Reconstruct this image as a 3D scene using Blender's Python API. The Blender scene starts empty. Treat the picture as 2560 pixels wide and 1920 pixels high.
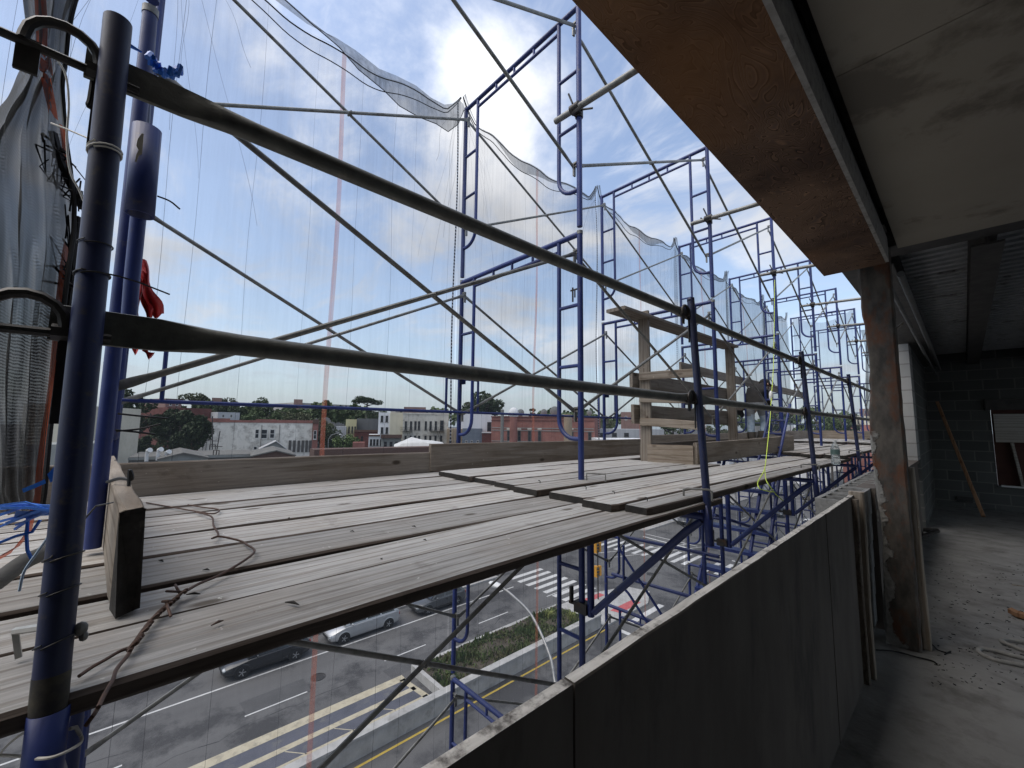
import bpy, bmesh, math, random
import numpy as np
from mathutils import Vector, Matrix
R = math.radians
rnd = random.Random(7)
C = bpy.context.scene.collection
scene = bpy.context.scene

# ---------------------------------------------------------------- camera
FPX, YAW, PITCH, ROLL = 1035.3, R(47.4435), R(5.7407), R(.6132)
_F = np.array([-math.sin(YAW)*math.cos(PITCH), math.cos(YAW)*math.cos(PITCH), math.sin(PITCH)])
_r = np.array([math.cos(YAW), math.sin(YAW), 0.0]); _u = np.cross(_r, _F)
_R = math.cos(ROLL)*_r + math.sin(ROLL)*_u
_U = -math.sin(ROLL)*_r + math.cos(ROLL)*_u
cam = bpy.data.cameras.new('camera'); camo = bpy.data.objects.new('camera', cam); C.objects.link(camo)
cam.sensor_width = 36.0; cam.lens = FPX/2560*36; cam.clip_start = .02; cam.clip_end = 4000
M = Matrix.Identity(4)
for i in range(3):
    M[i][0], M[i][1], M[i][2] = _R[i], _U[i], -_F[i]
camo.matrix_world = M
scene.camera = camo

def at(u, v, X=None, Y=None, Z=None, D=None):
    """where the sight line through a measured point of the photograph meets a plane of the place"""
    d = _F + _R*(u-1280)/FPX - _U*(v-960)/FPX
    k = X/d[0] if X is not None else Y/d[1] if Y is not None else Z/d[2] if Z is not None else D/math.hypot(d[0], d[1])
    return Vector((d*k).tolist())

# ---------------------------------------------------------------- world, sun, exposure
SUN_EL, SUN_AZ = R(62), R(-160)          # azimuth from +Y towards +X
w = bpy.data.worlds.new('World'); scene.world = w; w.use_nodes = True
nt = w.node_tree; N = nt.nodes; L = nt.links; N.clear()
def nd(t, **k):
    n = N.new(t)
    for a, b in k.items(): setattr(n, a, b)
    return n
out = nd('ShaderNodeOutputWorld'); bg = nd('ShaderNodeBackground'); bg.inputs[1].default_value = .1
sky = nd('ShaderNodeTexSky'); sky.sky_type = 'NISHITA'; sky.sun_disc = False
sky.sun_elevation = SUN_EL; sky.sun_rotation = SUN_AZ; sky.air_density = 1.0; sky.dust_density = 1.6; sky.ozone_density = 1.0
tc = nd('ShaderNodeTexCoord'); sep = nd('ShaderNodeSeparateXYZ'); L.new(tc.outputs['Generated'], sep.inputs[0])
def mth(op, a, b=None, c=None, clamp=False):
    n = nd('ShaderNodeMath', operation=op, use_clamp=clamp)
    for i, x in enumerate((a, b, c)):
        if x is None: continue
        if isinstance(x, (int, float)): n.inputs[i].default_value = x
        else: L.new(x, n.inputs[i])
    return n.outputs[0]
zc = mth('ADD', mth('MAXIMUM', sep.outputs[2], 0.0), .16)
px = mth('DIVIDE', sep.outputs[0], zc); py = mth('DIVIDE', sep.outputs[1], zc)
cmb = nd('ShaderNodeCombineXYZ'); L.new(px, cmb.inputs[0]); L.new(py, cmb.inputs[1])
def noise(scale, det, rough, dist=0.0, off=(0, 0, 0), sc=(1, 1, 1)):
    mp = nd('ShaderNodeMapping'); mp.inputs['Location'].default_value = off; mp.inputs['Scale'].default_value = sc
    L.new(cmb.outputs[0], mp.inputs[0])
    n = nd('ShaderNodeTexNoise'); n.inputs['Scale'].default_value = scale; n.inputs['Detail'].default_value = det
    n.inputs['Roughness'].default_value = rough; n.inputs['Distortion'].default_value = dist
    L.new(mp.outputs[0], n.inputs[0]); return n.outputs[0]
def ramp(x, a, b):
    n = nd('ShaderNodeMapRange', interpolation_type='SMOOTHSTEP'); L.new(x, n.inputs[0])
    n.inputs[1].default_value = a; n.inputs[2].default_value = b; return n.outputs[0]
n1 = noise(1.05, 9, .58, .35, (3.1, .7, 0)); n2 = noise(2.3, 8, .62, .6, (9.2, 4.4, 0), (.8, 1.5, 1)); n3 = noise(.9, 5, .5, 0, (1.2, 8.3, 0))
mask = ramp(n1, .46, .63); wisp = mth('MULTIPLY', ramp(n2, .46, .76), .7)
cl = mth('MAXIMUM', mask, wisp)
# haze of thin cloud thickening towards the horizon
hz = mth('POWER', mth('SUBTRACT', 1.0, mth('MAXIMUM', sep.outputs[2], 0.0), None, True), 5.0)
cl = mth('MAXIMUM', mth('MULTIPLY', cl, mth('SUBTRACT', 1.0, mth('MULTIPLY', hz, .55))), 0.0)
# clouds are brighter on the sun's side of the sky
sd = (math.cos(SUN_EL)*math.sin(SUN_AZ), math.cos(SUN_EL)*math.cos(SUN_AZ), math.sin(SUN_EL))
dot = nd('ShaderNodeVectorMath', operation='DOT_PRODUCT'); L.new(tc.outputs['Generated'], dot.inputs[0]); dot.inputs[1].default_value = (-.50, .18, .85)
glow = mth('POWER', mth('MAXIMUM', dot.outputs['Value'], 0.0), 6.0)
cb = mth('MULTIPLY', mth('ADD', mth('MULTIPLY', glow, 1.0), 7.2), mth('ADD', mth('MULTIPLY', ramp(n3, .3, .75), .5), .68))
ccol = nd('ShaderNodeVectorMath', operation='SCALE'); ccol.inputs[0].default_value = (.975, .99, 1.03); L.new(cb, ccol.inputs['Scale'])
mix = nd('ShaderNodeMix', data_type='RGBA'); L.new(cl, mix.inputs[0]); L.new(ccol.outputs[0], mix.inputs[7])
skys = nd('ShaderNodeVectorMath', operation='SCALE'); skys.inputs['Scale'].default_value = 1.7; L.new(sky.outputs[0], skys.inputs[0])
hsv = nd('ShaderNodeHueSaturation'); hsv.inputs['Saturation'].default_value = .88; L.new(skys.outputs[0], hsv.inputs['Color']); L.new(hsv.outputs[0], mix.inputs[6])
hmix = nd('ShaderNodeMix', data_type='RGBA'); L.new(mth('MULTIPLY', hz, .8), hmix.inputs[0]); L.new(mix.outputs[2], hmix.inputs[6]); hmix.inputs[7].default_value = (3.4, 4.1, 4.9, 1); L.new(hmix.outputs[2], bg.inputs[0]); L.new(bg.outputs[0], out.inputs[0])

sun = bpy.data.lights.new('sun', 'SUN'); sun.energy = 1.5; sun.angle = R(60); sun.color = (1, .95, .87)
suno = bpy.data.objects.new('sun', sun); C.objects.link(suno)
suno.rotation_euler = Vector(sd).to_track_quat('Z', 'Y').to_euler()

vs = scene.view_settings
vs.view_transform = 'Standard'; vs.look = 'None'; vs.exposure = 0.55; vs.gamma = 1.0; vs.use_curve_mapping = False
cy = scene.cycles
cy.max_bounces = 7; cy.diffuse_bounces = 4; cy.transparent_max_bounces = 24; cy.use_denoising = True
cy.sample_clamp_indirect = 8

# ---------------------------------------------------------------- materials
MATS = {}
def newmat(name):
    m = bpy.data.materials.new(name); m.use_nodes = True; MATS[name] = m
    t = m.node_tree; b = t.nodes['Principled BSDF']
    return m, t, b
def mat(name, c1, c2=None, scale=6, stretch=(1, 1, 1), rough=.7, metal=0.0, bump=0.0, detail=6, lo=.35, hi=.65, c3=None, s3=2.5, lo3=.55, hi3=.7, c3st=False, bscale=None, spec=.5, vary=.0):
    """two-tone noise surface in object space (offset per object), optional third stain colour and bump"""
    m, t, b = newmat(name); c2 = c2 or c1
    tcn = t.nodes.new('ShaderNodeTexCoord'); oi = t.nodes.new('ShaderNodeObjectInfo')
    ad = t.nodes.new('ShaderNodeVectorMath'); ad.operation = 'ADD'
    sc = t.nodes.new('ShaderNodeVectorMath'); sc.operation = 'SCALE'; sc.inputs['Scale'].default_value = 37.0
    t.links.new(oi.outputs['Random'], sc.inputs[0]); t.links.new(tcn.outputs['Object'], ad.inputs[0]); t.links.new(sc.outputs[0], ad.inputs[1])
    mp = t.nodes.new('ShaderNodeMapping'); mp.inputs['Scale'].default_value = stretch; t.links.new(ad.outputs[0], mp.inputs[0])
    n = t.nodes.new('ShaderNodeTexNoise'); n.inputs['Scale'].default_value = scale; n.inputs['Detail'].default_value = detail; n.inputs['Roughness'].default_value = .62
    t.links.new(mp.outputs[0], n.inputs[0])
    mr = t.nodes.new('ShaderNodeMapRange'); mr.inputs[1].default_value = lo; mr.inputs[2].default_value = hi; t.links.new(n.outputs[0], mr.inputs[0])
    mx = t.nodes.new('ShaderNodeMix'); mx.data_type = 'RGBA'; mx.inputs[6].default_value = (*c1, 1); mx.inputs[7].default_value = (*c2, 1)
    t.links.new(mr.outputs[0], mx.inputs[0]); col = mx.outputs[2]
    if c3:
        n3 = t.nodes.new('ShaderNodeTexNoise'); n3.inputs['Scale'].default_value = s3; n3.inputs['Detail'].default_value = 8; n3.inputs['Roughness'].default_value = .68
        t.links.new(mp.outputs[0] if c3st else ad.outputs[0], n3.inputs[0])
        m3 = t.nodes.new('ShaderNodeMapRange'); m3.inputs[1].default_value = lo3; m3.inputs[2].default_value = hi3; t.links.new(n3.outputs[0], m3.inputs[0])
        x3 = t.nodes.new('ShaderNodeMix'); x3.data_type = 'RGBA'; x3.inputs[7].default_value = (*c3, 1)
        t.links.new(m3.outputs[0], x3.inputs[0]); t.links.new(col, x3.inputs[6]); col = x3.outputs[2]
    if vary:
        vm = t.nodes.new('ShaderNodeMapRange'); vm.inputs[3].default_value = 1-vary; vm.inputs[4].default_value = 1+vary
        t.links.new(oi.outputs['Random'], vm.inputs[0])
        vv = t.nodes.new('ShaderNodeVectorMath'); vv.operation = 'SCALE'; t.links.new(col, vv.inputs[0]); t.links.new(vm.outputs[0], vv.inputs['Scale']); col = vv.outputs[0]
    t.links.new(col, b.inputs['Base Color'])
    b.inputs['Roughness'].default_value = rough; b.inputs['Metallic'].default_value = metal; b.inputs['Specular IOR Level'].default_value = spec
    if bump:
        bm_ = t.nodes.new('ShaderNodeBump'); bm_.inputs['Strength'].default_value = bump; bm_.inputs['Distance'].default_value = .01
        if bscale:
            nb = t.nodes.new('ShaderNodeTexNoise'); nb.inputs['Scale'].default_value = bscale; nb.inputs['Detail'].default_value = 6
            t.links.new(mp.outputs[0], nb.inputs[0]); t.links.new(nb.outputs[0], bm_.inputs['Height'])
        else: t.links.new(n.outputs[0], bm_.inputs['Height'])
        t.links.new(bm_.outputs[0], b.inputs['Normal'])
    return m
def wood(name, c1, c2, c3, axis=1, rough=.85, bump=.5, gs=26):
    """weathered board: fine grain along one axis, darker checks, knots"""
    m, t, b = newmat(name)
    st = [1, 1, 1]; st[axis] = .045
    tcn = t.nodes.new('ShaderNodeTexCoord'); oi = t.nodes.new('ShaderNodeObjectInfo')
    sc = t.nodes.new('ShaderNodeVectorMath'); sc.operation = 'SCALE'; sc.inputs['Scale'].default_value = 53.0
    ad = t.nodes.new('ShaderNodeVectorMath'); t.links.new(oi.outputs['Random'], sc.inputs[0])
    t.links.new(tcn.outputs['Object'], ad.inputs[0]); t.links.new(sc.outputs[0], ad.inputs[1])
    mp = t.nodes.new('ShaderNodeMapping'); mp.inputs['Scale'].default_value = st; t.links.new(ad.outputs[0], mp.inputs[0])
    def nz(s, d, src, dist=0):
        n = t.nodes.new('ShaderNodeTexNoise'); n.inputs['Scale'].default_value = s; n.inputs['Detail'].default_value = d; n.inputs['Roughness'].default_value = .65; n.inputs['Distortion'].default_value = dist
        t.links.new(src, n.inputs[0]); return n.outputs[0]
    def mr(x, a, c):
        k = t.nodes.new('ShaderNodeMapRange'); k.inputs[1].default_value = a; k.inputs[2].default_value = c; t.links.new(x, k.inputs[0]); return k.outputs[0]
    def mx(f, a, c):
        k = t.nodes.new('ShaderNodeMix'); k.data_type = 'RGBA'; t.links.new(f, k.inputs[0])
        if isinstance(a, tuple): k.inputs[6].default_value = (*a, 1)
        else: t.links.new(a, k.inputs[6])
        k.inputs[7].default_value = (*c, 1); return k.outputs[2]
    fine = nz(gs*2.6, 7, mp.outputs[0], .6); broad = nz(gs*.35, 5, mp.outputs[0], 1.2); patch = nz(1.7, 6, ad.outputs[0])
    col = mx(mr(fine, .36, .66), c1, c2)
    col = mx(mr(broad, .60, .72), col, c3)
    warm = t.nodes.new('ShaderNodeMix'); warm.data_type = 'RGBA'; warm.blend_type = 'MULTIPLY'; t.links.new(mr(patch, .42, .7), warm.inputs[0])
    t.links.new(col, warm.inputs[6]); warm.inputs[7].default_value = (.82, .77, .72, 1); col = warm.outputs[2]
    wv = t.nodes.new('ShaderNodeTexWave'); wv.wave_type = 'BANDS'; wv.bands_direction = 'XYZ'[0] if axis != 0 else 'Z'; wv.inputs['Scale'].default_value = 5.5; wv.inputs['Distortion'].default_value = 9; wv.inputs['Detail'].default_value = 3; wv.inputs['Detail Scale'].default_value = 1.2
    t.links.new(mp.outputs[0], wv.inputs[0])
    cm = t.nodes.new('ShaderNodeMix'); cm.data_type = 'RGBA'; cm.blend_type = 'MULTIPLY'; t.links.new(mr(wv.outputs[1], .25, .05), cm.inputs[0]); t.links.new(col, cm.inputs[6]); cm.inputs[7].default_value = (.74, .71, .68, 1); col = cm.outputs[2]
    # knots
    mk = t.nodes.new('ShaderNodeMapping'); kst = [5.5, 5.5, 5.5]; kst[axis] = 2.6; mk.inputs['Scale'].default_value = kst; t.links.new(ad.outputs[0], mk.inputs[0])
    vo = t.nodes.new('ShaderNodeTexVoronoi'); vo.inputs['Scale'].default_value = 1.0; t.links.new(mk.outputs[0], vo.inputs[0]); col = mx(mr(vo.outputs['Distance'], .13, .07), col, (c3[0]*.55, c3[1]*.5, c3[2]*.45))
    # dark checks running along the grain
    chk = nz(gs*1.4, 3, mp.outputs[0], .2); col = mx(mr(chk, .71, .77), col, (c3[0]*.3, c3[1]*.3, c3[2]*.3))
    # pale mortar spatter and dark stains lying on the surface
    spt = nz(30, 3, ad.outputs[0]); col = mx(mr(spt, .69, .73), col, (c2[0]*1.25, c2[1]*1.25, c2[2]*1.22)); stn = nz(4.5, 8, ad.outputs[0], .4); col = mx(mr(stn, .60, .80), col, (c3[0]*.62, c3[1]*.58, c3[2]*.54))
    vm = t.nodes.new('ShaderNodeMapRange'); vm.inputs[3].default_value = .70; vm.inputs[4].default_value = 1.14; t.links.new(oi.outputs['Random'], vm.inputs[0])
    vv = t.nodes.new('ShaderNodeVectorMath'); vv.operation = 'SCALE'; t.links.new(col, vv.inputs[0]); t.links.new(vm.outputs[0], vv.inputs['Scale'])
    t.links.new(vv.outputs[0], b.inputs['Base Color']); b.inputs['Roughness'].default_value = rough; b.inputs['Specular IOR Level'].default_value = .25
    bp = t.nodes.new('ShaderNodeBump'); bp.inputs['Strength'].default_value = bump; bp.inputs['Distance'].default_value = .004
    t.links.new(fine, bp.inputs['Height']); t.links.new(bp.outputs[0], b.inputs['Normal'])
    return m
def blocks(name, c1, c2, mortar, bw, bh, ms=.012, axes='xz', rough=.9):
    """masonry courses laid out in object space on vertical faces"""
    m, t, b = newmat(name)
    tcn = t.nodes.new('ShaderNodeTexCoord'); sp = t.nodes.new('ShaderNodeSeparateXYZ'); t.links.new(tcn.outputs['Object'], sp.inputs[0])
    su = t.nodes.new('ShaderNodeMath'); su.operation = 'ADD'; t.links.new(sp.outputs[0], su.inputs[0]); t.links.new(sp.outputs[1], su.inputs[1])
    cb_ = t.nodes.new('ShaderNodeCombineXYZ'); t.links.new(su.outputs[0], cb_.inputs[0]); t.links.new(sp.outputs[2], cb_.inputs[1])
    br = t.nodes.new('ShaderNodeTexBrick'); br.inputs['Scale'].default_value = 1; br.inputs['Brick Width'].default_value = bw; br.inputs['Row Height'].default_value = bh
    br.inputs['Mortar Size'].default_value = ms; br.inputs['Color1'].default_value = (*c1, 1); br.inputs['Color2'].default_value = (*c2, 1); br.inputs['Mortar'].default_value = (*mortar, 1)
    t.links.new(cb_.outputs[0], br.inputs[0])
    n = t.nodes.new('ShaderNodeTexNoise'); n.inputs['Scale'].default_value = .6; n.inputs['Detail'].default_value = 8; t.links.new(tcn.outputs['Object'], n.inputs[0])
    mx = t.nodes.new('ShaderNodeMix'); mx.data_type = 'RGBA'; mx.blend_type = 'MULTIPLY'; mx.inputs[0].default_value = .7
    mr = t.nodes.new('ShaderNodeMapRange'); mr.inputs[1].default_value = .3; mr.inputs[2].default_value = .7; mr.inputs[3].default_value = .6; mr.inputs[4].default_value = 1.1; t.links.new(n.outputs[0], mr.inputs[0])
    t.links.new(br.outputs[0], mx.inputs[6]); t.links.new(mr.outputs[0], mx.inputs[7])
    t.links.new(mx.outputs[2], b.inputs['Base Color']); b.inputs['Roughness'].default_value = rough; b.inputs['Specular IOR Level'].default_value = .2
    bp = t.nodes.new('ShaderNodeBump'); bp.inputs['Strength'].default_value = .4; bp.inputs['Distance'].default_value = .006; bp.invert = True
    t.links.new(br.outputs['Fac'], bp.inputs['Height']); t.links.new(bp.outputs[0], b.inputs['Normal'])
    return m
def netmat(name, col, a_lo, a_hi, streak=26, weave=0.0):
    """fine debris mesh: part open, part grey thread; threads bunch in vertical streaks"""
    m = bpy.data.materials.new(name); m.use_nodes = True; MATS[name] = m; t = m.node_tree; t.nodes.clear()
    o = t.nodes.new('ShaderNodeOutputMaterial'); mixs = t.nodes.new('ShaderNodeMixShader'); tr = t.nodes.new('ShaderNodeBsdfTransparent')
    df = t.nodes.new('ShaderNodeBsdfDiffuse'); tl = t.nodes.new('ShaderNodeBsdfTranslucent'); m2 = t.nodes.new('ShaderNodeMixShader'); m2.inputs[0].default_value = .45
    df.inputs[0].default_value = (*col, 1); tl.inputs[0].default_value = (*col, 1)
    t.links.new(df.outputs[0], m2.inputs[1]); t.links.new(tl.outputs[0], m2.inputs[2])
    tcn = t.nodes.new('ShaderNodeTexCoord'); mp = t.nodes.new('ShaderNodeMapping'); mp.inputs['Scale'].default_value = (1, 1, .035); t.links.new(tcn.outputs['Object'], mp.inputs[0])
    n = t.nodes.new('ShaderNodeTexNoise'); n.inputs['Scale'].default_value = streak; n.inputs['Detail'].default_value = 4; n.inputs['Roughness'].default_value = .7; t.links.new(mp.outputs[0], n.inputs[0])
    n2 = t.nodes.new('ShaderNodeTexNoise'); n2.inputs['Scale'].default_value = 1.6; n2.inputs['Detail'].default_value = 5; t.links.new(tcn.outputs['Object'], n2.inputs[0])
    mm = t.nodes.new('ShaderNodeMath'); mm.operation = 'MULTIPLY'; t.links.new(n.outputs[0], mm.inputs[0]); t.links.new(n2.outputs[0], mm.inputs[1])
    mr = t.nodes.new('ShaderNodeMapRange'); mr.inputs[1].default_value = .14; mr.inputs[2].default_value = .42; mr.inputs[3].default_value = a_lo; mr.inputs[4].default_value = a_hi; t.links.new(mm.outputs[0], mr.inputs[0])
    al = mr.outputs[0]
    mpw = t.nodes.new('ShaderNodeMapping'); mpw.inputs['Scale'].default_value = (1, 1, .10); mpw.inputs['Rotation'].default_value = (.18, 0, 0); t.links.new(tcn.outputs['Object'], mpw.inputs[0])
    nw = t.nodes.new('ShaderNodeTexNoise'); nw.inputs['Scale'].default_value = 1.9; nw.inputs['Detail'].default_value = 1; nw.inputs['Distortion'].default_value = 0; t.links.new(mpw.outputs[0], nw.inputs[0])
    pp = t.nodes.new('ShaderNodeMath'); pp.operation = 'PINGPONG'; pp.inputs[1].default_value = .045; t.links.new(nw.outputs[0], pp.inputs[0])
    rw = t.nodes.new('ShaderNodeMapRange'); rw.inputs[1].default_value = 0; rw.inputs[2].default_value = .006; rw.inputs[3].default_value = 0; rw.inputs[4].default_value = 0; t.links.new(pp.outputs[0], rw.inputs[0])
    aw = t.nodes.new('ShaderNodeMath'); aw.operation = 'ADD'; aw.use_clamp = True; t.links.new(al, aw.inputs[0]); t.links.new(rw.outputs[0], aw.inputs[1]); al = aw.outputs[0]
    if weave:
        wv = t.nodes.new('ShaderNodeTexWave'); wv.bands_direction = 'Z'; wv.inputs['Scale'].default_value = 42; wv.inputs['Distortion'].default_value = 3; wv.inputs['Detail'].default_value = 2
        t.links.new(tcn.outputs['Object'], wv.inputs[0])
        ma = t.nodes.new('ShaderNodeMath'); ma.operation = 'MULTIPLY_ADD'; t.links.new(wv.outputs[1], ma.inputs[0]); ma.inputs[1].default_value = weave; t.links.new(al, ma.inputs[2]); ma.use_clamp = True; al = ma.outputs[0]
    t.links.new(al, mixs.inputs[0]); t.links.new(tr.outputs[0], mixs.inputs[1]); t.links.new(m2.outputs[0], mixs.inputs[2]); t.links.new(mixs.outputs[0], o.inputs[0])
    return m
def plain(name, c, rough=.6, metal=0.0, spec=.5):
    m, t, b = newmat(name); b.inputs['Base Color'].default_value = (*c, 1); b.inputs['Roughness'].default_value = rough; b.inputs['Metallic'].default_value = metal; b.inputs['Specular IOR Level'].default_value = spec
    return m

BLUE = mat('blue_paint', (.013, .024, .115), (.022, .04, .17), 9, rough=.42, c3=(.11, .10, .095), s3=15, lo3=.60, hi3=.74, bump=.12, vary=.2)
POSTB = mat('worn_navy_paint', (.012, .016, .045), (.018, .03, .105), 5, rough=.5, c3=(.07, .062, .058), s3=38, lo3=.56, hi3=.75, bump=.2, stretch=(1, 1, .4))
GALV = mat('galvanised_tube', (.17, .168, .155), (.26, .257, .24), 22, rough=.46, metal=.35, c3=(.07, .06, .05), s3=7, lo3=.52, hi3=.72, bump=.06)
RAIL = mat('weathered_rail_steel', (.095, .096, .085), (.16, .16, .142), 16, rough=.5, metal=.35, c3=(.22, .20, .17), s3=24, lo3=.58, hi3=.74, bump=.3)
STEEL = mat('dark_steel', (.035, .034, .033), (.07, .065, .06), 18, rough=.5, metal=.5, c3=(.09, .05, .03), s3=12)
PLANK = wood('weathered_plank', (.33, .324, .312), (.52, .512, .495), (.24, .23, .215), 1, gs=34, bump=.9)
PLEDGE = wood('dark_plank_edge', (.085, .068, .06), (.14, .115, .10), (.05, .04, .034), 1, gs=24)  # side faces of the planks, darker brown than their tops
BOARD = wood('toe_board_wood', (.20, .172, .145), (.29, .255, .215), (.12, .10, .082), 1)
BOARDX = wood('cross_board_wood', (.25, .215, .175), (.34, .295, .245), (.15, .12, .095), 0)
UPRIGHT = wood('upright_board_wood', (.25, .22, .185), (.34, .30, .255), (.16, .13, .105), 2)
ENDGRAIN = mat('charred_end_grain', (.012, .011, .01), (.035, .031, .027), 22, rough=.9, bump=.8, c3=(.055, .048, .042), s3=16, lo3=.62, hi3=.7)
PARTOP = mat('raw_panel_edge', (.42, .40, .36), (.62, .59, .54), 60, stretch=(1, .08, 1), rough=.9, bump=.4, c3=(.10, .09, .08), s3=16, lo3=.52, hi3=.66)
PARAPET = mat('dark_sheathing_panel', (.088, .074, .062), (.135, .116, .10), 4.5, stretch=(1, 1, .35), rough=.8, c3=(.022, .022, .02), s3=3.2, lo3=.56, hi3=.78, c3st=True, bump=.25)
CONC = mat('concrete_floor', (.25, .246, .235), (.33, .325, .312), 2.2, rough=.85, c3=(.15, .145, .135), s3=4, lo3=.48, hi3=.7, bump=.5, bscale=26, stretch=(1, 1, 1))
CEIL = mat('bare_ceiling_board', (.33, .295, .235), (.38, .34, .28), 1.2, rough=.9, c3=(.20, .175, .14), s3=.8, lo3=.52, hi3=.58, bump=.03)
DECK = mat('metal_deck', (.40, .41, .42), (.52, .53, .54), 12, rough=.45, metal=.4, c3=(.14, .13, .12), s3=4)
JOIST = mat('joist_steel', (.05, .048, .046), (.09, .085, .08), 8, rough=.6, metal=.2)
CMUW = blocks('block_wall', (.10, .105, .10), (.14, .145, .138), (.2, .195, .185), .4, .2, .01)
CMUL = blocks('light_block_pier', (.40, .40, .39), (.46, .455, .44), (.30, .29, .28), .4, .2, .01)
CMU = mat('grey_cinder_block', (.20, .20, .195), (.30, .30, .29), 40, rough=.95, bump=.5, c3=(.15, .15, .145), s3=10)
RUSTCOL = mat('rusted_steel_column', (.05, .045, .04), (.12, .105, .088), 16, stretch=(1, 1, .45), rough=.85, c3=(.14, .05, .02), s3=6, lo3=.48, hi3=.64, c3st=True, bump=.35)
def add_mortar(m):
    t = m.node_tree; b = t.nodes['Principled BSDF']; src = b.inputs['Base Color'].links[0].from_socket
    tcn = t.nodes.new('ShaderNodeTexCoord'); sp = t.nodes.new('ShaderNodeSeparateXYZ'); t.links.new(tcn.outputs['Object'], sp.inputs[0])
    def M_(op, a, c, cl=False):
        n = t.nodes.new('ShaderNodeMath'); n.operation = op; n.use_clamp = cl
        for i, x in enumerate((a, c)):
            if isinstance(x, (int, float)): n.inputs[i].default_value = x
            else: t.links.new(x, n.inputs[i])
        return n.outputs[0]
    n = t.nodes.new('ShaderNodeTexNoise'); n.inputs['Scale'].default_value = 5.5; n.inputs['Detail'].default_value = 9; n.inputs['Roughness'].default_value = .6; t.links.new(tcn.outputs['Object'], n.inputs[0])
    # mortar smeared over the lower left side, up to 1.4 m
    lim = M_('ADD', M_('MULTIPLY', n.outputs[0], .34), M_('MULTIPLY', sp.outputs[2], -.045)); d = M_('SUBTRACT', M_('SUBTRACT', lim, .095), M_('ADD', sp.outputs[0], .095))
    mk = M_('MULTIPLY', d, 90, True); top_ = M_('MULTIPLY', M_('SUBTRACT', M_('ADD', M_('MULTIPLY', n.outputs[0], .5), 1.2), sp.outputs[2]), 25, True); mk = M_('MULTIPLY', mk, top_)
    n2 = t.nodes.new('ShaderNodeTexNoise'); n2.inputs['Scale'].default_value = 34; n2.inputs['Detail'].default_value = 6; t.links.new(tcn.outputs['Object'], n2.inputs[0])
    cc = t.nodes.new('ShaderNodeMix'); cc.data_type = 'RGBA'; cc.inputs[6].default_value = (.13, .125, .115, 1); cc.inputs[7].default_value = (.36, .35, .325, 1); t.links.new(n2.outputs[0], cc.inputs[0])
    mx = t.nodes.new('ShaderNodeMix'); mx.data_type = 'RGBA'; t.links.new(mk, mx.inputs[0]); t.links.new(src, mx.inputs[6]); t.links.new(cc.outputs[2], mx.inputs[7]); t.links.new(mx.outputs[2], b.inputs['Base Color'])
    bp = t.nodes.new('ShaderNodeBump'); bp.inputs['Strength'].default_value = 1.0; bp.inputs['Distance'].default_value = .012; t.links.new(M_('MULTIPLY', mk, M_('ADD', n2.outputs[0], .4)), bp.inputs['Height'])
    old = b.inputs['Normal'].links[0].from_socket if b.inputs['Normal'].links else None
    if old: t.links.new(old, bp.inputs['Normal'])
    t.links.new(bp.outputs[0], b.inputs['Normal'])
add_mortar(RUSTCOL)
SPLASH = mat('mortar_splash', (.20, .195, .18), (.32, .31, .285), 30, rough=.95, bump=.7)
PROP = wood('orange_timber', (.36, .20, .115), (.45, .27, .16), (.27, .14, .08), 2)
PALE = wood('pale_pine', (.52, .50, .46), (.62, .60, .56), (.40, .36, .31), 0)
PALEZ = wood('pale_stud_pine', (.34, .30, .25), (.44, .39, .33), (.25, .20, .155), 2)
NETS = [netmat(f'grey_debris_net_{i}', (.08, .088, .102), a, b) for i, (a, b) in enumerate(((.20, .30), (.24, .37), (.22, .42), (.32, .54), (.40, .62), (.42, .66)))]; NET = NETS[0]
TAPE, t_, b_ = newmat('eyelet_tape'); tcn = t_.nodes.new('ShaderNodeTexCoord'); wv_ = t_.nodes.new('ShaderNodeTexWave'); wv_.bands_direction = 'Z'; wv_.inputs['Scale'].default_value = 9; t_.links.new(tcn.outputs['Object'], wv_.inputs[0])
cr_ = t_.nodes.new('ShaderNodeValToRGB'); cr_.color_ramp.interpolation = 'CONSTANT'; cr_.color_ramp.elements[0].color = (.08, .085, .095, 1); cr_.color_ramp.elements[1].color = (.75, .77, .8, 1); cr_.color_ramp.elements[1].position = .55; t_.links.new(wv_.outputs[1], cr_.inputs[0]); t_.links.new(cr_.outputs[0], b_.inputs['Base Color'])
NTHREAD = netmat('net_wrinkle_thread', (.06, .062, .068), .35, .65, 8)
NETD = netmat('dense_net_fold', (.10, .105, .11), .45, .8)
CURT = netmat('close_net_curtain', (.20, .20, .195), .80, .97, 18, .12)
ORANGE = netmat('orange_net_selvage', (.85, .27, .17), .32, .52)
ORANGEC = netmat('orange_curtain_selvage', (.75, .19, .10), .8, .97)
ROPE = plain('black_rope', (.018, .018, .02), .85)
WIRE = mat('rusty_wire', (.055, .032, .024), (.10, .055, .038), 60, rough=.65, metal=.35)
TIE = plain('black_tie', (.012, .012, .013), .5)
WHTIE = plain('white_tie', (.68, .66, .6), .5)
RED = mat('red_flagging', (.42, .012, .015), (.55, .03, .025), 12, rough=.5)
BTAPE = mat('blue_tape', (.02, .14, .60), (.05, .22, .75), 20, rough=.4)
NEON = plain('neon_string', (.62, .78, .10), .7)
WHITE = mat('white_plastic', (.70, .71, .70), (.78, .78, .77), 8, rough=.45)

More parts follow.
